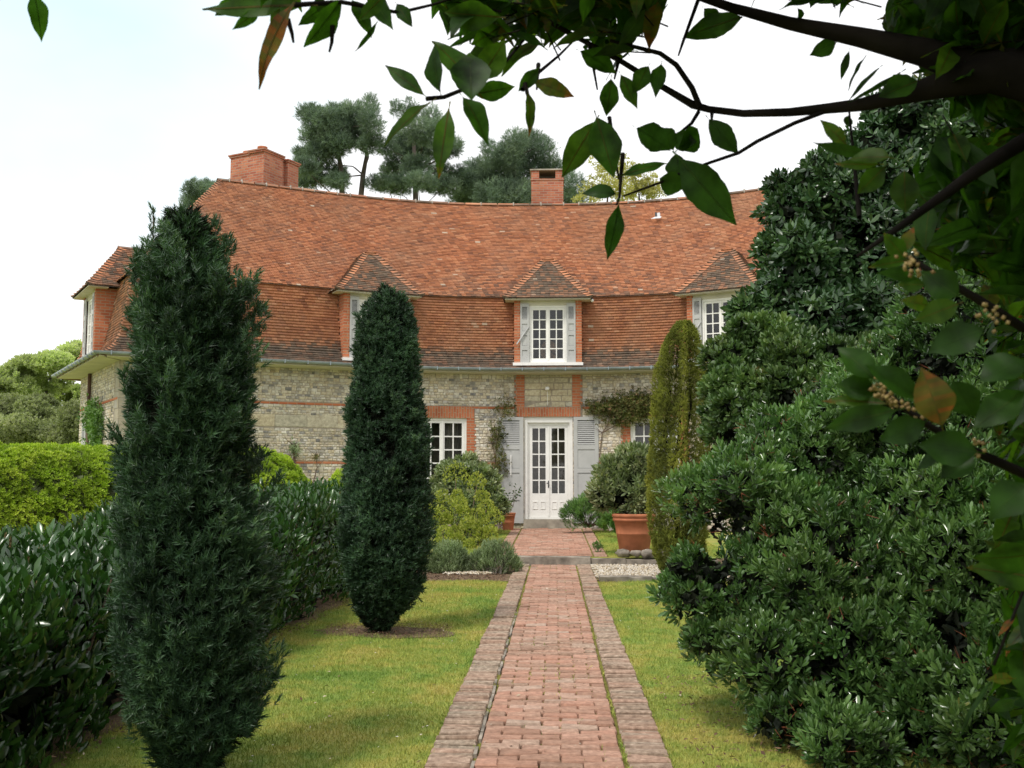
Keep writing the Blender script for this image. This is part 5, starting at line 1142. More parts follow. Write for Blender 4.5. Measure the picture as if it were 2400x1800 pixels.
def bushy(name, label, cat, lumps, n, mat, seed, base, size, leafw=.14, lean=.7, group=None, stemmat='greytwig', ns=26):
    root = plant(name, label, cat, base, group); rs = np.random.RandomState(seed); P, d, q = lump_points(lumps, n, .45, (5, .25), .25, .25, seed)
    fromb = P-np.array(base); fromb /= np.linalg.norm(fromb, axis=1, keepdims=True)
    scatter('foliage', sprig(8, .55, leafw, seed), P, fromb*lean+[0, 0, .5]+rs.normal(0, .25, P.shape), size*rs.uniform(.6, 1.2, len(P)), G[mat], root, rnd=np.clip((q-.3)*1.4+.4*rs.rand(len(P)), 0, 1))
    i = rs.choice(len(P), ns); stems(root, 'stem', base, [tuple(P[k]) for k in i], .012, M[stemmat], seed, 4, .1, 4); return root
bushy('grey_bush', 'small domed grey green bush beside the smaller yew', 'bush', [LP(1052, 1325, 17, 50), LP(1035, 1355, 16.9, 36), LP(1072, 1350, 16.9, 30)], 2600, 'sage', 91, near(1050, 1378, 16.7), .085, group='low grey bushes by the path')
bushy('grey_bush', 'wider open grey bush with bare stems overhanging the path edge', 'bush', [LP(1165, 1320, 16.9, 45), LP(1125, 1330, 17, 36), LP(1195, 1335, 16.9, 28), LP(1150, 1300, 17.1, 28)], 2300, 'sage', 92, near(1160, 1375, 16.6), .085, group='low grey bushes by the path', ns=46)
FB = [LP(1375, 1200, 25, 36), LP(1345, 1210, 24.9, 30), LP(1405, 1190, 25.2, 34), LP(1425, 1205, 25.2, 30)]
bushy('feathery_bush', 'bright green feathery bush on the right of the door step', 'bush', FB, 2300, 'fern', 93, near(1380, 1236, 25.1), .13, .12, 1.0, stemmat='twig')
bushy('leafy_clump', 'low clump of arching strap leaves left of the big pot', 'plant', [LP(1430, 1228, 23.5, 16), LP(1445, 1234, 22.5, 14), LP(1415, 1232, 24, 12)], 380, 'fern', 94, near(1430, 1245, 23.2), .16, .2, 1.0, ns=6)
bushy('path_weed', 'small green weed growing on the terrace path by the step', 'weed', [LP(1400, 1285, 19.5, 12)], 60, 'fern', 95, near(1400, 1296, 19.5), .07, .3, 1., ns=4)
# pots
def pot(name, label, c, R_, H, group='terracotta pots on the terrace'):
    m = MB(); m.lathe(c, [(R_*.66, 0), (R_*.68, .01), (R_*.80, H*.45), (R_*.82, H*.46), (R_*.81, H*.48), (R_*.90, H*.80), (R_*.96, H*.80), (R_*.97, H*.87), (R_*.94, H*.88), (R_*.95, H*.9), (R_*1.0, H*.92), (R_*1.01, H*.98), (R_*.97, H), (R_*.90, H), (R_*.88, H*.9), (0, H*.9)], 40)
    o = m.build(name, M['terra'], None, True); tag(o, label, 'pot', group)
    s = MB(); s.lathe((c[0], c[1], c[2]+H*.905), [(R_*.875, 0), (R_*.5, .012), (0, .02)], 20); s.build('potting_soil', M['soil'], o); return o
pc = atY(1487, 1291, 18.95); pot('terracotta_pot', 'big terracotta pot standing on rubble stones by the golden conifer', (pc[0], 18.98, TZ+.09), .395, .66)
SP = [LP(1478, 1150, 19.1, 55), LP(1440, 1120, 19.2, 42), LP(1500, 1100, 19.2, 48), LP(1420, 1160, 19.1, 34), LP(1475, 1080, 19.3, 30), LP(1535, 1150, 19.1, 45)]
shrub('potted_shrub', 'round shrub with pale edged narrow leaves growing in the big terracotta pot', 'shrub', SP, 1900, leaf6(1, .30, .1, .4), 7, .125, 'varieg', 85, (pc[0], 19.0, TZ+.66), opens=(.6, 1.9), smooth=False, stemn=8, stem_r=.018)
p2c = atY(1191, 1236, 26.0); pot('terracotta_pot', 'small terracotta pot in front of the left door shutter', (p2c[0], 26.0, .255), .185, .44)
root = plant('potted_twigs', 'nearly bare thin plant with a few leaves growing in the small pot', 'plant', (p2c[0], 26.0, .64)); m = MB(); ends = []; rs = np.random.RandomState(4)
for i, (dx, h) in enumerate([(.02, .75), (.16, .55), (.25, .48), (.1, .35), (-.05, .5), (.28, .62), (.18, .7)]):
    L_ = limb_path((p2c[0], 26.0, .62), (p2c[0]+dx, 26+rs.uniform(-.08, .08), .64+h), .1, 5, i); m.tube(L_, [.008, .007, .006, .005, .004, .003], 5, cap=False); ends += [L_[-1]]*5+[L_[-2]]*3+[L_[-3]]*1
m.build('stem', M['greytwig'], root); ends = np.array(ends)+rs.normal(0, .035, (len(ends), 3)); scatter('foliage', leaf6(1, .5), ends, rs.normal(size=ends.shape), rs.uniform(.05, .08, len(ends)), G['bay'], root)
# ---- climbers on the walls
def climber(label, fr, pts, blobs, n, seed, mat='climb', size=.07, base=None, r=.014):
    root = plant('climbing_plant', label, 'climber', tuple(fr.P(pts[0][0][0], .05, 0))); m = MB(); rs = np.random.RandomState(seed)
    for k, pl in enumerate(pts):
        P3 = [fr.P(u, .05+.02*math.sin(i*2+k), z) for i, (u, z) in enumerate(pl)]; m.tube(P3, list(np.linspace(r, r*.35, len(P3))), 5, cap=False)
        for j in range(len(pl)*3):
            i = rs.randint(0, len(pl)); u, z = pl[i]; m.tube([fr.P(u, .05, z), fr.P(u+rs.uniform(-.3, .3), .1+rs.uniform(0, .08), z+rs.uniform(-.1, .35))], [r*.35, r*.15], 4, cap=False)
    m.build('stem', M['twig'], root); P = []
    for u, z, ru, rz, wt in blobs:
        k = int(n*wt); a = rs.normal(0, .45, (k, 2)); P.append(np.stack([fr.P(u+x*ru, .04+abs(rs.normal(0, .09)), z+y*rz) for x, y in a]))
    P = np.concatenate(P); scatter('foliage', rosette(leaf2(1, .45), 4, .6, 1.5, .3, rs), P, fr.n*.6+[0, 0, .2]+rs.normal(0, .5, P.shape), size*rs.uniform(.5, 1.2, len(P)), G[mat], root, rvar=.5); return root
climber('bushy green and brown climber hanging above the right ground floor window', Wr, [[(.15, .3), (.12, 1.6), (.25, 2.7), (.6, 3.2), (1.2, 3.45), (2.0, 3.5)], [(.25, 2.7), (.8, 3.0), (1.6, 3.2)]], [(.75, 3.35, .75, .28, .30), (1.35, 3.45, .8, .30, .35), (.9, 3.1, .6, .25, .2), (2.1, 3.4, .6, .28, .15), (.2, 3.35, .5, .2, .05)], 2600, 101, size=.075)
climber('thin reddish climber between the left window and the door shutter', Wl, [[(Ll-.25, .3), (Ll-.3, 1.2), (Ll-.22, 2.2), (Ll-.1, 3.0), (Ll+.1, 3.6)], [(Ll-.1, .3), (Ll-.1, 1.4), (Ll-.3, 2.4), (Ll-.35, 3.2)]], [(Ll-.2, 2.5, .25, .7, .4), (Ll-.15, 1.8, .28, .5, .35), (Ll+.0, 3.35, .35, .3, .2)], 420, 102)
uA = lambda px, fr, L_: min(np.linspace(0, L_, 300), key=lambda u: abs(proj(fr.P(u, 0, 2))[0][0]-px))
u1, u2 = uA(686, Wwl, Lwl), uA(742, Wwl, Lwl)
climber('pruned brown vine stump on the plain stretch of left wall', Wwl, [[(u1, .3), (u1, 1.5), (u1+.03, 2.0), (u1+.02, 2.35)], [(u1-.05, 1.2), (u1-.12, 2.1)], [(u1+.03, 1.8), (u1+.05, 2.3)]], [(u1+.02, 2.25, .12, .18, 1)], 70, 103, mat='sage', r=.035)
climber('short bare vine with reddish shoots beside the smaller yew', Wwl, [[(u2-.3, .3), (u2-.25, .9), (u2-.1, 1.4), (u2, 1.8), (u2-.03, 2.1)]], [(u2-.02, 2.05, .1, .1, 1)], 16, 104, r=.02)
ue = uA(228, We, Le); climber('green climber covering the end wall beside the corner stones', We, [[(ue+.2, .2), (ue+.3, 1.5), (ue+.1, 2.4), (ue-.1, 3.2)], [(ue+.3, .2), (ue+.5, 1.5), (ue+.4, 2.6), (ue+.5, 3.2)]], [(ue, 2.95, .9, .5, .42), (ue+.5, 2.5, .45, .8, .3), (ue+.65, 1.6, .3, .5, .2), (ue-.5, 3.2, .5, .3, .08)], 1300, 105, mat='fern', size=.1, r=.03)
# ================================================================ TREES BEHIND THE HOUSE
NT = sprig(9, .9, .09, 6)
def pine(label, lumps, D, trunks, n, seed, mat='pine', size=.22, name='pine_tree', group='pines behind the house', leaf=None, cut=.30, tr=.16, spread=2.0, nz=(1.5, .45), inner=True, flat=.8, bm='barkp'):
    rs = np.random.RandomState(seed); L3 = []
    for x, y, rx, ry in lumps:
        d = D+rs.uniform(-spread, spread); p = atY(x, y, d); r = rx*1.22*d/FPX; L3.append((p[0], p[1], p[2], r, max(.5, ry/rx*1.15)))
    base = atY(trunks[0][0][0], 900, D); root = plant(name, label, 'tree', (base[0], D, 0), group); P, d, q = lump_points(L3, int(n*1.35), .75, nz, .9, cut+.04, seed)
    scatter('crown', leaf or NT, P, d*.5+[0, 0, .45]+rs.normal(0, .4, P.shape), size*rs.uniform(.6, 1.2, len(P)), G[mat], root, rnd=np.clip((q-.3)*1.3+.35*rs.rand(len(P)), 0, 1))
    m = MB()
    for k, t in enumerate(trunks):
        pts = [atY(x, y, D+.3*k) for x, y in t]; pts = [np.array([pts[0][0], pts[0][1], -.1])]+pts; m.tube(pts, list(np.linspace(tr*1.1, tr*.3, len(pts))), 8, cap=False)
        for j, l in enumerate(L3):
            if j % len(trunks) != k: continue
            i = min(range(1, len(pts)), key=lambda i: abs(pts[i][2]-(l[2]-.8))); m.tube(limb_path(pts[i], (l[0], l[1], l[2]), .18, 5, seed+j), list(np.linspace(tr*.25, tr*.06, 6)), 5, cap=False)
    m.build('trunk', M[bm], root, True); return root
pine('leftmost tall pine of the group behind the roof, two dark trunks showing', [(725, 264, 24, 18), (754, 285, 36, 22), (746, 321, 32, 18), (790, 277, 32, 22), (827, 268, 28, 20), (868, 246, 14, 18), (872, 285, 26, 26), (831, 317, 38, 20), (790, 338, 32, 16), (758, 358, 32, 14), (709, 362, 18, 11), (868, 338, 26, 16), (717, 392, 24, 16), (766, 409, 40, 14), (717, 425, 24, 11), (790, 426, 22, 12)], 46, [[(803, 500), (800, 400), (790, 340), (786, 290)], [(842, 500), (851, 410), (860, 360), (848, 310)]], 9500, 111)
pine('middle pine with tiered open crown behind the roof', [(929, 254, 12, 14), (961, 262, 18, 22), (1010, 279, 22, 22), (990, 311, 34, 20), (949, 333, 34, 17), (1035, 311, 22, 22), (908, 348, 22, 12), (941, 368, 34, 13), (990, 356, 34, 16), (1051, 348, 26, 16), (1070, 338, 10, 9), (921, 400, 26, 12), (970, 390, 34, 15), (888, 432, 26, 12), (937, 434, 34, 14), (990, 430, 34, 15), (1035, 434, 34, 15), (1035, 402, 26, 12), (1071, 402, 13, 10)], 48, [[(975, 520), (973, 400), (970, 330), (965, 280)]], 9000, 112)
pine('dense low pine just left of the middle chimney', [(1144, 345, 14, 14), (1205, 332, 25, 18), (1246, 330, 30, 18), (1275, 350, 25, 20), (1173, 366, 35, 20), (1222, 362, 45, 24), (1124, 399, 35, 16), (1173, 402, 45, 20), (1234, 396, 45, 24), (1092, 423, 35, 15), (1140, 440, 50, 17), (1205, 440, 50, 17), (1287, 395, 25, 22), (1083, 456, 30, 13), (1345, 436, 26, 22), (1335, 468, 34, 14), (1312, 410, 26, 26), (1190, 470, 70, 18), (1100, 468, 40, 12)], 50, [[(1210, 540), (1205, 450), (1210, 360)]], 15000, 113, cut=.26)
pine('far pine showing just beside the left slope of the roof', [(455, 448, 22, 16), (488, 440, 18, 13), (442, 478, 16, 20), (470, 476, 26, 18), (505, 455, 20, 16), (450, 510, 18, 20)], 52, [[(475, 560), (470, 480), (468, 450)]], 2600, 114)
LT = leaf2(1, .55)
pine('sparse young tree with yellow leaves right of the middle chimney', [(1400, 395, 28, 22), (1445, 400, 36, 26), (1500, 420, 36, 22), (1535, 440, 24, 16), (1385, 440, 24, 22), (1430, 450, 40, 18), (1490, 455, 40, 16), (1375, 470, 26, 12)], 42, [[(1420, 520), (1425, 450), (1430, 400)], [(1500, 520), (1498, 460), (1495, 430)], [(1380, 520), (1385, 460), (1388, 430)], [(1460, 520), (1458, 450), (1462, 410)]], 1500, 115, 'yellow', .12, 'yellow_tree', None, rosette(LT, 4, .4, 1.4), tr=.06, cut=.46)
def far(label, lumps, D, trunks, n, seed, mat, size=.22, cut=.3, tr=.14, name='broadleaf_tree'):
    return pine(label, lumps, D, trunks, n, seed, mat, size, name, 'trees beyond the left end of the house', rosette(leaf2(1, .6), 6, .4, 1.5), cut=cut, tr=tr, nz=(.9, .4))
far('airy pale green spring tree spreading above the lime hedge', [(10, 905, 45, 20), (45, 880, 40, 20), (85, 858, 40, 18), (125, 848, 34, 16), (160, 830, 26, 14), (60, 915, 55, 18), (115, 895, 40, 16), (20, 935, 45, 16), (150, 870, 26, 12), (-60, 910, 60, 35), (-50, 960, 70, 40)], 62, [[(95, 1060), (100, 950), (115, 900), (130, 850)], [(60, 1060), (55, 950), (60, 900)]], 15000, 121, 'pale', .17, .38)
far('wispy tree with thin crown touching the gutter corner', [(172, 818, 20, 12), (190, 835, 16, 20), (165, 850, 16, 14), (185, 930, 24, 18), (150, 925, 24, 14), (200, 960, 24, 20), (160, 960, 26, 16)], 66, [[(178, 1060), (175, 950), (172, 880), (175, 825)], [(140, 1060), (150, 950), (160, 890)]], 2600, 122, 'pale', .22, .38, .09)
far('dense olive green tree low behind the lime hedge on the left', [(30, 975, 55, 34), (90, 965, 50, 28), (60, 1015, 80, 34), (130, 990, 46, 30), (-40, 1000, 70, 40)], 56, [[(70, 1080), (70, 1000)]], 16000, 123, 'olive', .16, .28)
far('low brownish green thicket tree beside the end wall of the house', [(180, 985, 36, 30), (215, 1000, 36, 34), (150, 1018, 50, 24), (205, 1030, 60, 24), (250, 1010, 40, 40)], 54, [[(195, 1080), (195, 1000)]], 9000, 124, 'olive', .14, .30)
# ================================================================ OVERHANGING BAY TREE (nearest)
bay = plant('bay_tree', 'overhanging bay tree with thick dark boughs framing the top and right', 'tree', (2.7, 1.6, 0))
bm = MB()
def A3(l): return [atY(x, y, Y) for x, y, Y in l]
bm.tube([(2.75, 1.5, -.1), (2.65, 1.5, 1.0), (2.3, 1.6, 1.9), *A3([(2700, 260, 1.75)])], [.15, .13, .10, .07], 12)
bm.tube(A3([(2800, 330, 1.7), (2560, 215, 1.72), (2400, 165, 1.75), (2290, 165, 1.78), (2177, 125, 1.8), (2014, 87, 1.85), (1851, 55, 1.9), (1715, 18, 1.95), (1620, -15, 2.0), (1450, -120, 2.1)]), [.058, .046, .04, .034, .025, .0175, .012, .009, .008, .006], 10)
bm.tube(A3([(2560, 215, 1.72), (2330, 170, 1.74), (2240, 190, 1.76), (2122, 222, 1.8), (2014, 246, 1.84), (1932, 255, 1.88), (1850, 263, 1.9), (1742, 266, 1.93), (1661, 256, 1.95), (1625, 246, 1.96), (1547, 200, 1.98), (1460, 146, 2.0), (1330, 75, 2.02), (1232, 20, 2.05), (1150, -25, 2.1)]), [.045, .035, .026, .016, .0115, .0095, .008, .007, .0066, .0078, .006, .0054, .005, .0045, .004], 9)
bm.tube(A3([(1640, 250, 1.95), (1622, 206, 1.94), (1585, 152, 1.93), (1547, 125, 1.92), (1504, 114, 1.91), (1430, 95, 1.9)]), [.006, .0055, .005, .0045, .004, .003], 6)
tw = [[(1932, 262, 1.88), (1865, 287, 1.86), (1775, 331, 1.84), (1732, 358, 1.82), (1661, 382, 1.8), (1580, 412, 1.78), (1547, 428, 1.77), (1500, 445, 1.76), (1460, 460, 1.75)],
      [(1637, 262, 1.95), (1620, 290, 1.9), (1595, 310, 1.88), (1563, 325, 1.86)], [(1669, 262, 1.94), (1668, 285, 1.92)],
      [(1460, 360, 1.8), (1455, 420, 1.78), (1452, 460, 1.76), (1445, 480, 1.75)], [(1428, 275, 1.86), (1450, 420, 1.8)],
      [(2014, 510, 1.5), (1990, 260, 1.8)], [(1640, -10, 1.95), (1600, 100, 1.92), (1590, 130, 1.9)],
      [(1225, 210, 1.7), (1262, 170, 1.8), (1310, 130, 1.9), (1345, 95, 1.95)], [(1000, 232, 1.6), (1040, 228, 1.62), (1110, 200, 1.66), (1180, 150, 1.75), (1240, 80, 1.9), (1270, 30, 2.0)],
      [(1230, 195, 1.7), (1250, 280, 1.68)], [(1262, 150, 1.75), (1258, 210, 1.72)], [(690, 12, 1.5), (800, 5, 1.5), (935, 30, 1.55), (1010, 12, 1.6), (1080, -10, 1.7)], [(675, 45, 1.5), (685, 80, 1.5), (688, 100, 1.5)], [(780, 60, 1.5), (778, 100, 1.5), (772, 122, 1.5)],
      [(1450, 140, 1.98), (1440, 185, 1.95)], [(1380, 100, 1.98), (1400, 210, 1.95)]]
for t in tw: bm.tube(A3(t), list(np.linspace(.0042, .0018, len(t))), 5, cap=False)
bm.tube([(2.45, 1.55, 1.75)]+A3([(2560, 240, 1.6), (2400, 330, 1.5), (2290, 400, 1.42), (2180, 480, 1.36), (2090, 545, 1.3), (2010, 600, 1.27)]), [.026, .016, .012, .009, .006, .004, .002], 7)
bm.tube([(2.6, 1.5, 1.35)]+A3([(2560, 700, 1.35), (2400, 770, 1.25), (2290, 700, 1.22), (2210, 655, 1.2), (2133, 604, 1.18)]), [.02, .009, .006, .005, .004, .003], 6)
bm.tube([(2.64, 1.5, 1.1)]+A3([(2560, 1130, 1.3), (2400, 1110, 1.22), (2290, 1060, 1.18), (2180, 1000, 1.16), (2065, 915, 1.14)]), [.02, .009, .006, .005, .004, .003], 6)
bm.tube([(2.7, 1.5, .6)]+A3([(2500, 1500, 1.5), (2400, 1380, 1.5), (2330, 1560, 1.5)]), [.012, .005, .003, .002], 5)
bm.build('trunk', M['bark'], bay, True)
LV = [  # base x,y  tip x,y  width  (2400 px frame), distance, tint
 (78, -20, 106, 82, 56, 1.5, .3), (715, 12, 470, 18, 66, 1.5, .6), (612, 20, 546, 70, 34, 1.52, .5), (690, 5, 566, 170, 62, 1.48, .96), (745, -20, 760, 50, 36, 1.5, .5), (798, 0, 726, 112, 74, 1.5, .45), (862, -20, 918, 62, 54, 1.52, .4), (825, 0, 870, 66, 46, 1.54, .5), (885, 50, 840, 122, 16, 1.55, .2),
 (560, -5, 500, 40, 40, 1.52, .4), (655, 20, 640, 75, 34, 1.5, .8), (930, 10, 965, 60, 40, 1.55, .5), (770, 5, 700, 60, 46, 1.53, .35), (900, -10, 845, 45, 44, 1.5, .6), (993, 222, 900, 145, 46, 1.6, .5), (1032, 215, 998, 102, 60, 1.62, .45), (1008, 240, 888, 325, 44, 1.58, .7), (1052, 255, 1026, 405, 58, 1.56, .65), (1085, 228, 1152, 316, 64, 1.58, .5), (1120, 215, 1022, 75, 90, 1.66, .6), (1105, 235, 1100, 100, 110, 1.64, .4), (1120, 190, 1190, 90, 80, 1.7, .7), (1110, 220, 1210, 205, 56, 1.7, .5), (1170, 40, 1040, 30, 80, 1.75, .6),
 (1250, 190, 1344, 222, 50, 1.72, .85), (1238, 215, 1252, 306, 32, 1.68, .8), (1262, 160, 1215, 215, 40, 1.7, .3), (1432, 185, 1423, 272, 54, 1.9, .5), (1455, 175, 1494, 250, 42, 1.92, .55), (1360, 120, 1445, 160, 70, 1.95, .4), (1520, 155, 1485, 215, 50, 1.9, .5), (1550, 150, 1535, 220, 44, 1.9, .4),
 (1395, 285, 1318, 412, 76, 1.78, .7), (1398, 275, 1440, 412, 90, 1.76, .5), (1492, 300, 1574, 350, 92, 1.8, .2), (1662, 280, 1728, 360, 64, 1.86, .15), (1590, 350, 1655, 300, 70, 1.84, .2), (1575, 335, 1632, 330, 60, 1.86, .25), (1592, 372, 1724, 526, 104, 1.74, .3), (1455, 412, 1566, 372, 36, 1.78, .5), (1546, 418, 1606, 440, 70, 1.77, .2), (1444, 455, 1372, 440, 46, 1.76, .2), (1450, 480, 1430, 606, 52, 1.72, .1), (1585, 360, 1590, 430, 64, 1.8, .2), (1545, 300, 1580, 350, 60, 1.84, .2),
 (1740, 40, 1600, 80, 70, 1.95, .5), (1650, 20, 1690, 62, 46, 1.97, .4), (1870, 20, 1880, 55, 30, 1.95, .2), (1990, 270, 1985, 300, 30, 1.8, .2), (1960, 100, 1902, 128, 46, 1.85, .3), (1990, 120, 1970, 185, 22, 1.85, .1), (2030, 130, 1980, 205, 16, 1.8, .1), (2060, 160, 1985, 225, 14, 1.8, .1), (2150, 190, 2060, 225, 70, 1.75, .5), (2110, 170, 2000, 240, 14, 1.8, .2),
 (1985, 340, 1925, 280, 40, 1.5, .8), (2040, 360, 1915, 350, 34, 1.45, .3), (2090, 370, 1990, 360, 60, 1.42, .75), (2075, 390, 2010, 455, 60, 1.4, .6), (2120, 400, 2120, 500, 80, 1.4, .6), (2180, 480, 2160, 580, 70, 1.38, .5), (2060, 385, 1960, 385, 30, 1.45, .7),
 (2122, 606, 2072, 547, 50, 1.18, .6), (2122, 590, 2138, 532, 40, 1.18, .85), (2122, 611, 2038, 624, 36, 1.17, .6), (2146, 656, 2070, 631, 46, 1.16, .3), (2169, 667, 2104, 667, 42, 1.17, .6), (2246, 694, 2162, 636, 84, 1.15, .35), (2246, 712, 2151, 749, 66, 1.14, .7), (2305, 771, 2178, 816, 92, 1.12, .2), (2178, 717, 2117, 703, 44, 1.16, .8),
 (2049, 889, 1970, 807, 76, 1.12, .4), (2151, 934, 2038, 852, 74, 1.1, .2), (2056, 920, 1961, 898, 76, 1.13, .35), (2083, 947, 1927, 929, 34, 1.12, .75), (2101, 961, 1934, 1002, 70, 1.11, .4), (2207, 997, 2169, 866, 104, 1.08, .9), (2169, 988, 2060, 1033, 76, 1.1, .1), (2232, 893, 2286, 979, 90, 1.1, .2), (2291, 1060, 2151, 1042, 96, 1.08, .15), (2219, 1060, 2144, 1092, 42, 1.1, .1), (2400, 916, 2282, 1002, 90, 1.1, .4), (2282, 1070, 2205, 1110, 86, 1.1, .3), (2400, 843, 2296, 884, 110, 1.1, .15), (2404, 1133, 2327, 1205, 100, 1.1, .3),
 (2460, 1290, 2290, 1330, 110, 1.3, .5), (2460, 1360, 2285, 1325, 90, 1.35, .6), (2375, 1590, 2322, 1590, 30, 1.5, .85), (2325, 1595, 2228, 1722, 16, 1.5, .1), (2380, 1445, 2338, 1488, 18, 1.5, .97), (2380, 1640, 2320, 1670, 30, 1.5, .4)]
rs = np.random.RandomState(131); LP_, LD, LS, LW, LT_ = [], [], [], [], []
def put_leaf(b, t, wd, tint, up=None):
    d = t-b; L_ = np.linalg.norm(d); LP_.append(b); LD.append(d/L_); LS.append(L_); LW.append(wd/L_); LT_.append(tint)
for bx, by, tx, ty, wd, Y, tint in LV:
    b = atY(bx, by, Y); t = atY(tx, ty, Y+rs.uniform(-.02, .02)); put_leaf(b, t, wd*Y/FPX, tint)
# leaves with wavy margin, widths individually scaled
def bay_leaf(rs, w):
    n = 15; V = []; F = []; z = np.linspace(0, 1, n); ph = rs.uniform(0, 6)
    V = []; bend = rs.uniform(.0, .42); fo = rs.uniform(.05, .5)
    for i, t in enumerate(z):
        hw = w*.44*math.sin(PI*t**.9)**1.08 if 0 < t < 1 else .004
        hw *= 1+.04*math.sin(t*17+ph)+.025*math.sin(t*41+ph); y = -bend*t*t
        V += [(-hw, y+fo*hw+.02*math.sin(t*13+ph), t), (0, y, t), (hw, y+fo*hw+.02*math.sin(t*12+ph+2), t)]
    for i in range(n-1):
        a = 3*i; F += [(a, a+1, a+4, a+3), (a+1, a+2, a+5, a+4)]
    nb = len(F)
    for sg in (-1, 1):                                      # raised midrib on both faces
        o = len(V)
        for i, t in enumerate(z): V += [(-.013*(1-t*.7), -bend*t*t+sg*.006, t), (.013*(1-t*.7), -bend*t*t+sg*.006, t)]
        F += [(o+2*i, o+2*i+1, o+2*i+3, o+2*i+2) for i in range(n-1)]
    V += [(-.012, 0, -.12), (.012, 0, -.12)]; F += [(len(V)-2, len(V)-1, 2, 0)]
    return np.array(V, float), F
def bay_mesh(name, parent, Ps, Ds, Ss, Ws, Ts, seed, face_cam=True, mat='bay'):
    rs = np.random.RandomState(seed); VV, FF, RR = [], [], []; o = 0
    for p, d, s, w_, t in zip(Ps, Ds, Ss, Ws, Ts):
        v, f = bay_leaf(rs, w_)
        if face_cam: y = np.array(E0)-p; y = y/np.linalg.norm(y)+rs.normal(0, .28, 3)+np.array([0, 0, .35])*rs.rand()
        else: y = rs.normal(0, .6, 3)+[0, 0, 1.]
        d = np.array(d)/np.linalg.norm(d); x = np.cross(y, d); x /= np.linalg.norm(x); y = np.cross(d, x)
        VV.append(v@np.stack([x, y, d])*s+p); FF += [tuple(a+o for a in q) for q in f]; br = rs.rand() < .3; nf = len(f); RR += [min(.97, t+(.35*max(0, (i/28-.72)/.28) if br else 0)+rs.normal(0, .03)) for i in range(28)]+[min(.9, t+.35)]*(nf-28); o += len(v)
    return link(name, npmesh(name, np.concatenate(VV), [len(f) for f in FF], [i for f in FF for i in f], RR, None, True), G[mat], parent)
bay_mesh('foliage', bay, LP_, LD, LS, LW, np.clip(LT_, 0, 1), 5)
# the rest of the crown, grown on twigs; kept out of the gap one looks through
def inpoly(x, y, poly):
    c = np.zeros(len(x), bool); n = len(poly)
    for i in range(n):
        (x0, y0), (x1, y1) = poly[i], poly[(i+1) % n]; c ^= ((y0 > y) != (y1 > y)) & (x < (x1-x0)*(y-y0)/(y1-y0+1e-9)+x0)
    return c
ALLOW = [([(930, -200), (1650, -200), (1560, 40), (1480, 130), (1400, 170), (1330, 90), (1240, 110), (1180, 150), (1100, 130), (1040, 70)], 560, (1.75, 2.3)),
         ([(2060, -60), (2500, -60), (2500, 330), (2330, 330), (2180, 190), (2060, 60)], 1000, (1.75, 2.7)),
         ([(1640, -90), (2100, -60), (2080, 10), (1960, 10), (1660, -30)], 60, (1.8, 2.2)),
         ([(2180, 300), (2500, 300), (2500, 820), (2330, 760), (2230, 640), (2150, 560), (2090, 470)], 210, (1.5, 2.3)),
         ([(2330, 780), (2500, 780), (2500, 1900), (2370, 1900), (2340, 1500), (2330, 1200)], 90, (1.4, 2.1)),
         ([(2290, 200), (2600, 200), (2600, 1900), (2330, 1900), (2300, 1500), (2320, 1100), (2280, 700)], 1100, (2.3, 3.9)),
         ([(440, -180), (1000, -180), (930, -10), (700, 0), (480, -8)], 60, (1.45, 1.8))]
Ps, Ds, Ss, Ws, Ts = [], [], [], [], []; tb = MB()
for poly_, k, (Y0, Y1_) in ALLOW:
    xs = [p[0] for p in poly_]; ys = [p[1] for p in poly_]; got = 0
    while got < k:
        x, y = rs.uniform(min(xs), max(xs)), rs.uniform(min(ys), max(ys))
        if not inpoly(np.array([x]), np.array([y]), poly_)[0]: continue
        Y = rs.uniform(Y0, Y1_); c = atY(x, y, Y); dr = np.array([-.5, rs.uniform(-.4, .4), -.1])+rs.normal(0, .3, 3); dr /= np.linalg.norm(dr)
        g0 = got
        for j in range(rs.randint(4, 8)):
            b = c-dr*rs.uniform(0, .12); d = dr*.5+rs.normal(0, .6, 3); d /= np.linalg.norm(d); s = rs.uniform(.075, .12); t = b+d*s; px, py, _ = proj(t); bx_, by_, _ = proj(b)
            if inpoly(px, py, poly_)[0] and inpoly(bx_, by_, poly_)[0]:
                Ps.append(b); Ds.append(d); Ss.append(s); Ws.append(rs.uniform(.34, .48)); Ts.append(.9*rs.rand()**1.3); got += 1
        if got-g0 >= 4: tb.tube([c-dr*.13, c-dr*.05, c], [.0018, .0014, .0008], 4, cap=False)
tb.build('twig', M['bark'], bay)
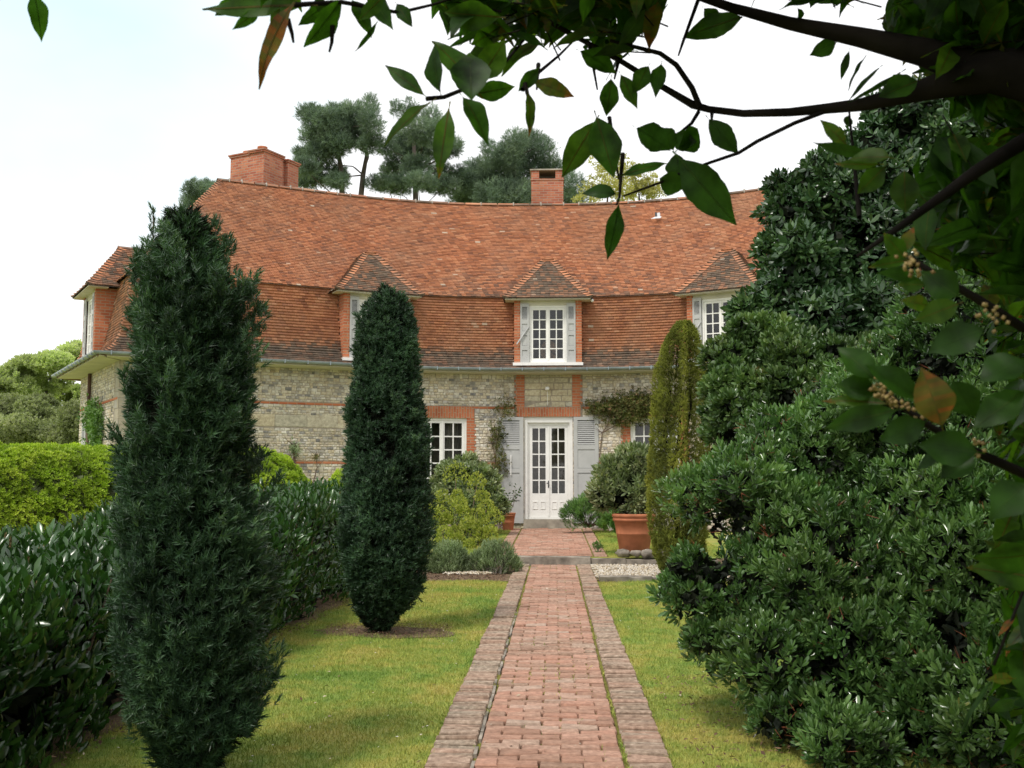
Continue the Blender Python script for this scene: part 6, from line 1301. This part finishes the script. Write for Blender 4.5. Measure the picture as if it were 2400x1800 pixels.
# foliage added above and beside the viewer, out of frame, to shade the right
n = 10000; x = rs.uniform(-.3, 5.6, n); y = rs.uniform(-2.2, 5.0, n); z = 2.7+rs.rand(n)*2.2-.12*((x-2.5)**2+(y-1)**2)*.4
P = np.stack([x, y, z], 1); px, py, dd_ = proj(P); ok = ~((dd_ > 0) & (px > -150) & (px < 2550) & (py > -160)) & ((((x-2.8)/2.9)**2+((y-1.2)/3.6)**2) < 1)
x2 = rs.uniform(1.5, 3.2, 2600); y2 = rs.uniform(-.5, 3.2, 2600); z2 = rs.uniform(.6, 3, 2600); P2 = np.stack([x2, y2, z2], 1); px, py, dd_ = proj(P2); ok2 = ~((dd_ > 0) & (px < 2480) & (px > -50) & (py > -100) & (py < 1900))
x3 = rs.uniform(2.9, 6.5, 11000); y3 = rs.uniform(1.5, 8.5, 11000); z3 = rs.uniform(.3, 5.2, 11000); P3_ = np.stack([x3, y3, z3], 1); px, py, dd_ = proj(P3_); ok3 = (px > 2520) & (((x3-5.2)/1.9)**2+((y3-4.6)/3.9)**2 < 1)
PA = np.concatenate([P[ok], P2[ok2], P3_[ok3]])
bay_mesh('leaves', bay, Ps, Ds, Ss, Ws, Ts, 6, False)
scatter('shade_crown', rosette(leaf6(1, .4), 7, .3, 1.5, .5), PA, rs.normal(size=PA.shape)+[0, 0, .3], rs.uniform(.11, .16, len(PA)), G['bay'], bay, rvar=.9)
# buds on the bay sprigs
B_ = []
for a in ((2127, 606), (2140, 625), (2150, 640), (2066, 915), (2054, 905), (2085, 930), (2105, 955), (2140, 965), (2305, 735), (2330, 745), (2300, 1050), (2060, 925), (2095, 945)):
    c = atY(*a, 1.13)
    for k in range(7): B_.append(c+rs.normal(0, .006, 3))
B_ = np.array(B_); s8 = np.array([(1, 0, 0), (0, 1, 0), (-1, 0, 0), (0, -1, 0), (0, 0, 1), (0, 0, -1)], float); f8 = [(0, 1, 4), (1, 2, 4), (2, 3, 4), (3, 0, 4), (1, 0, 5), (2, 1, 5), (3, 2, 5), (0, 3, 5)]
scatter('flower_bud', (s8, f8), B_, rs.normal(size=B_.shape), np.full(len(B_), .0032), G['buff'], bay, smooth=True)
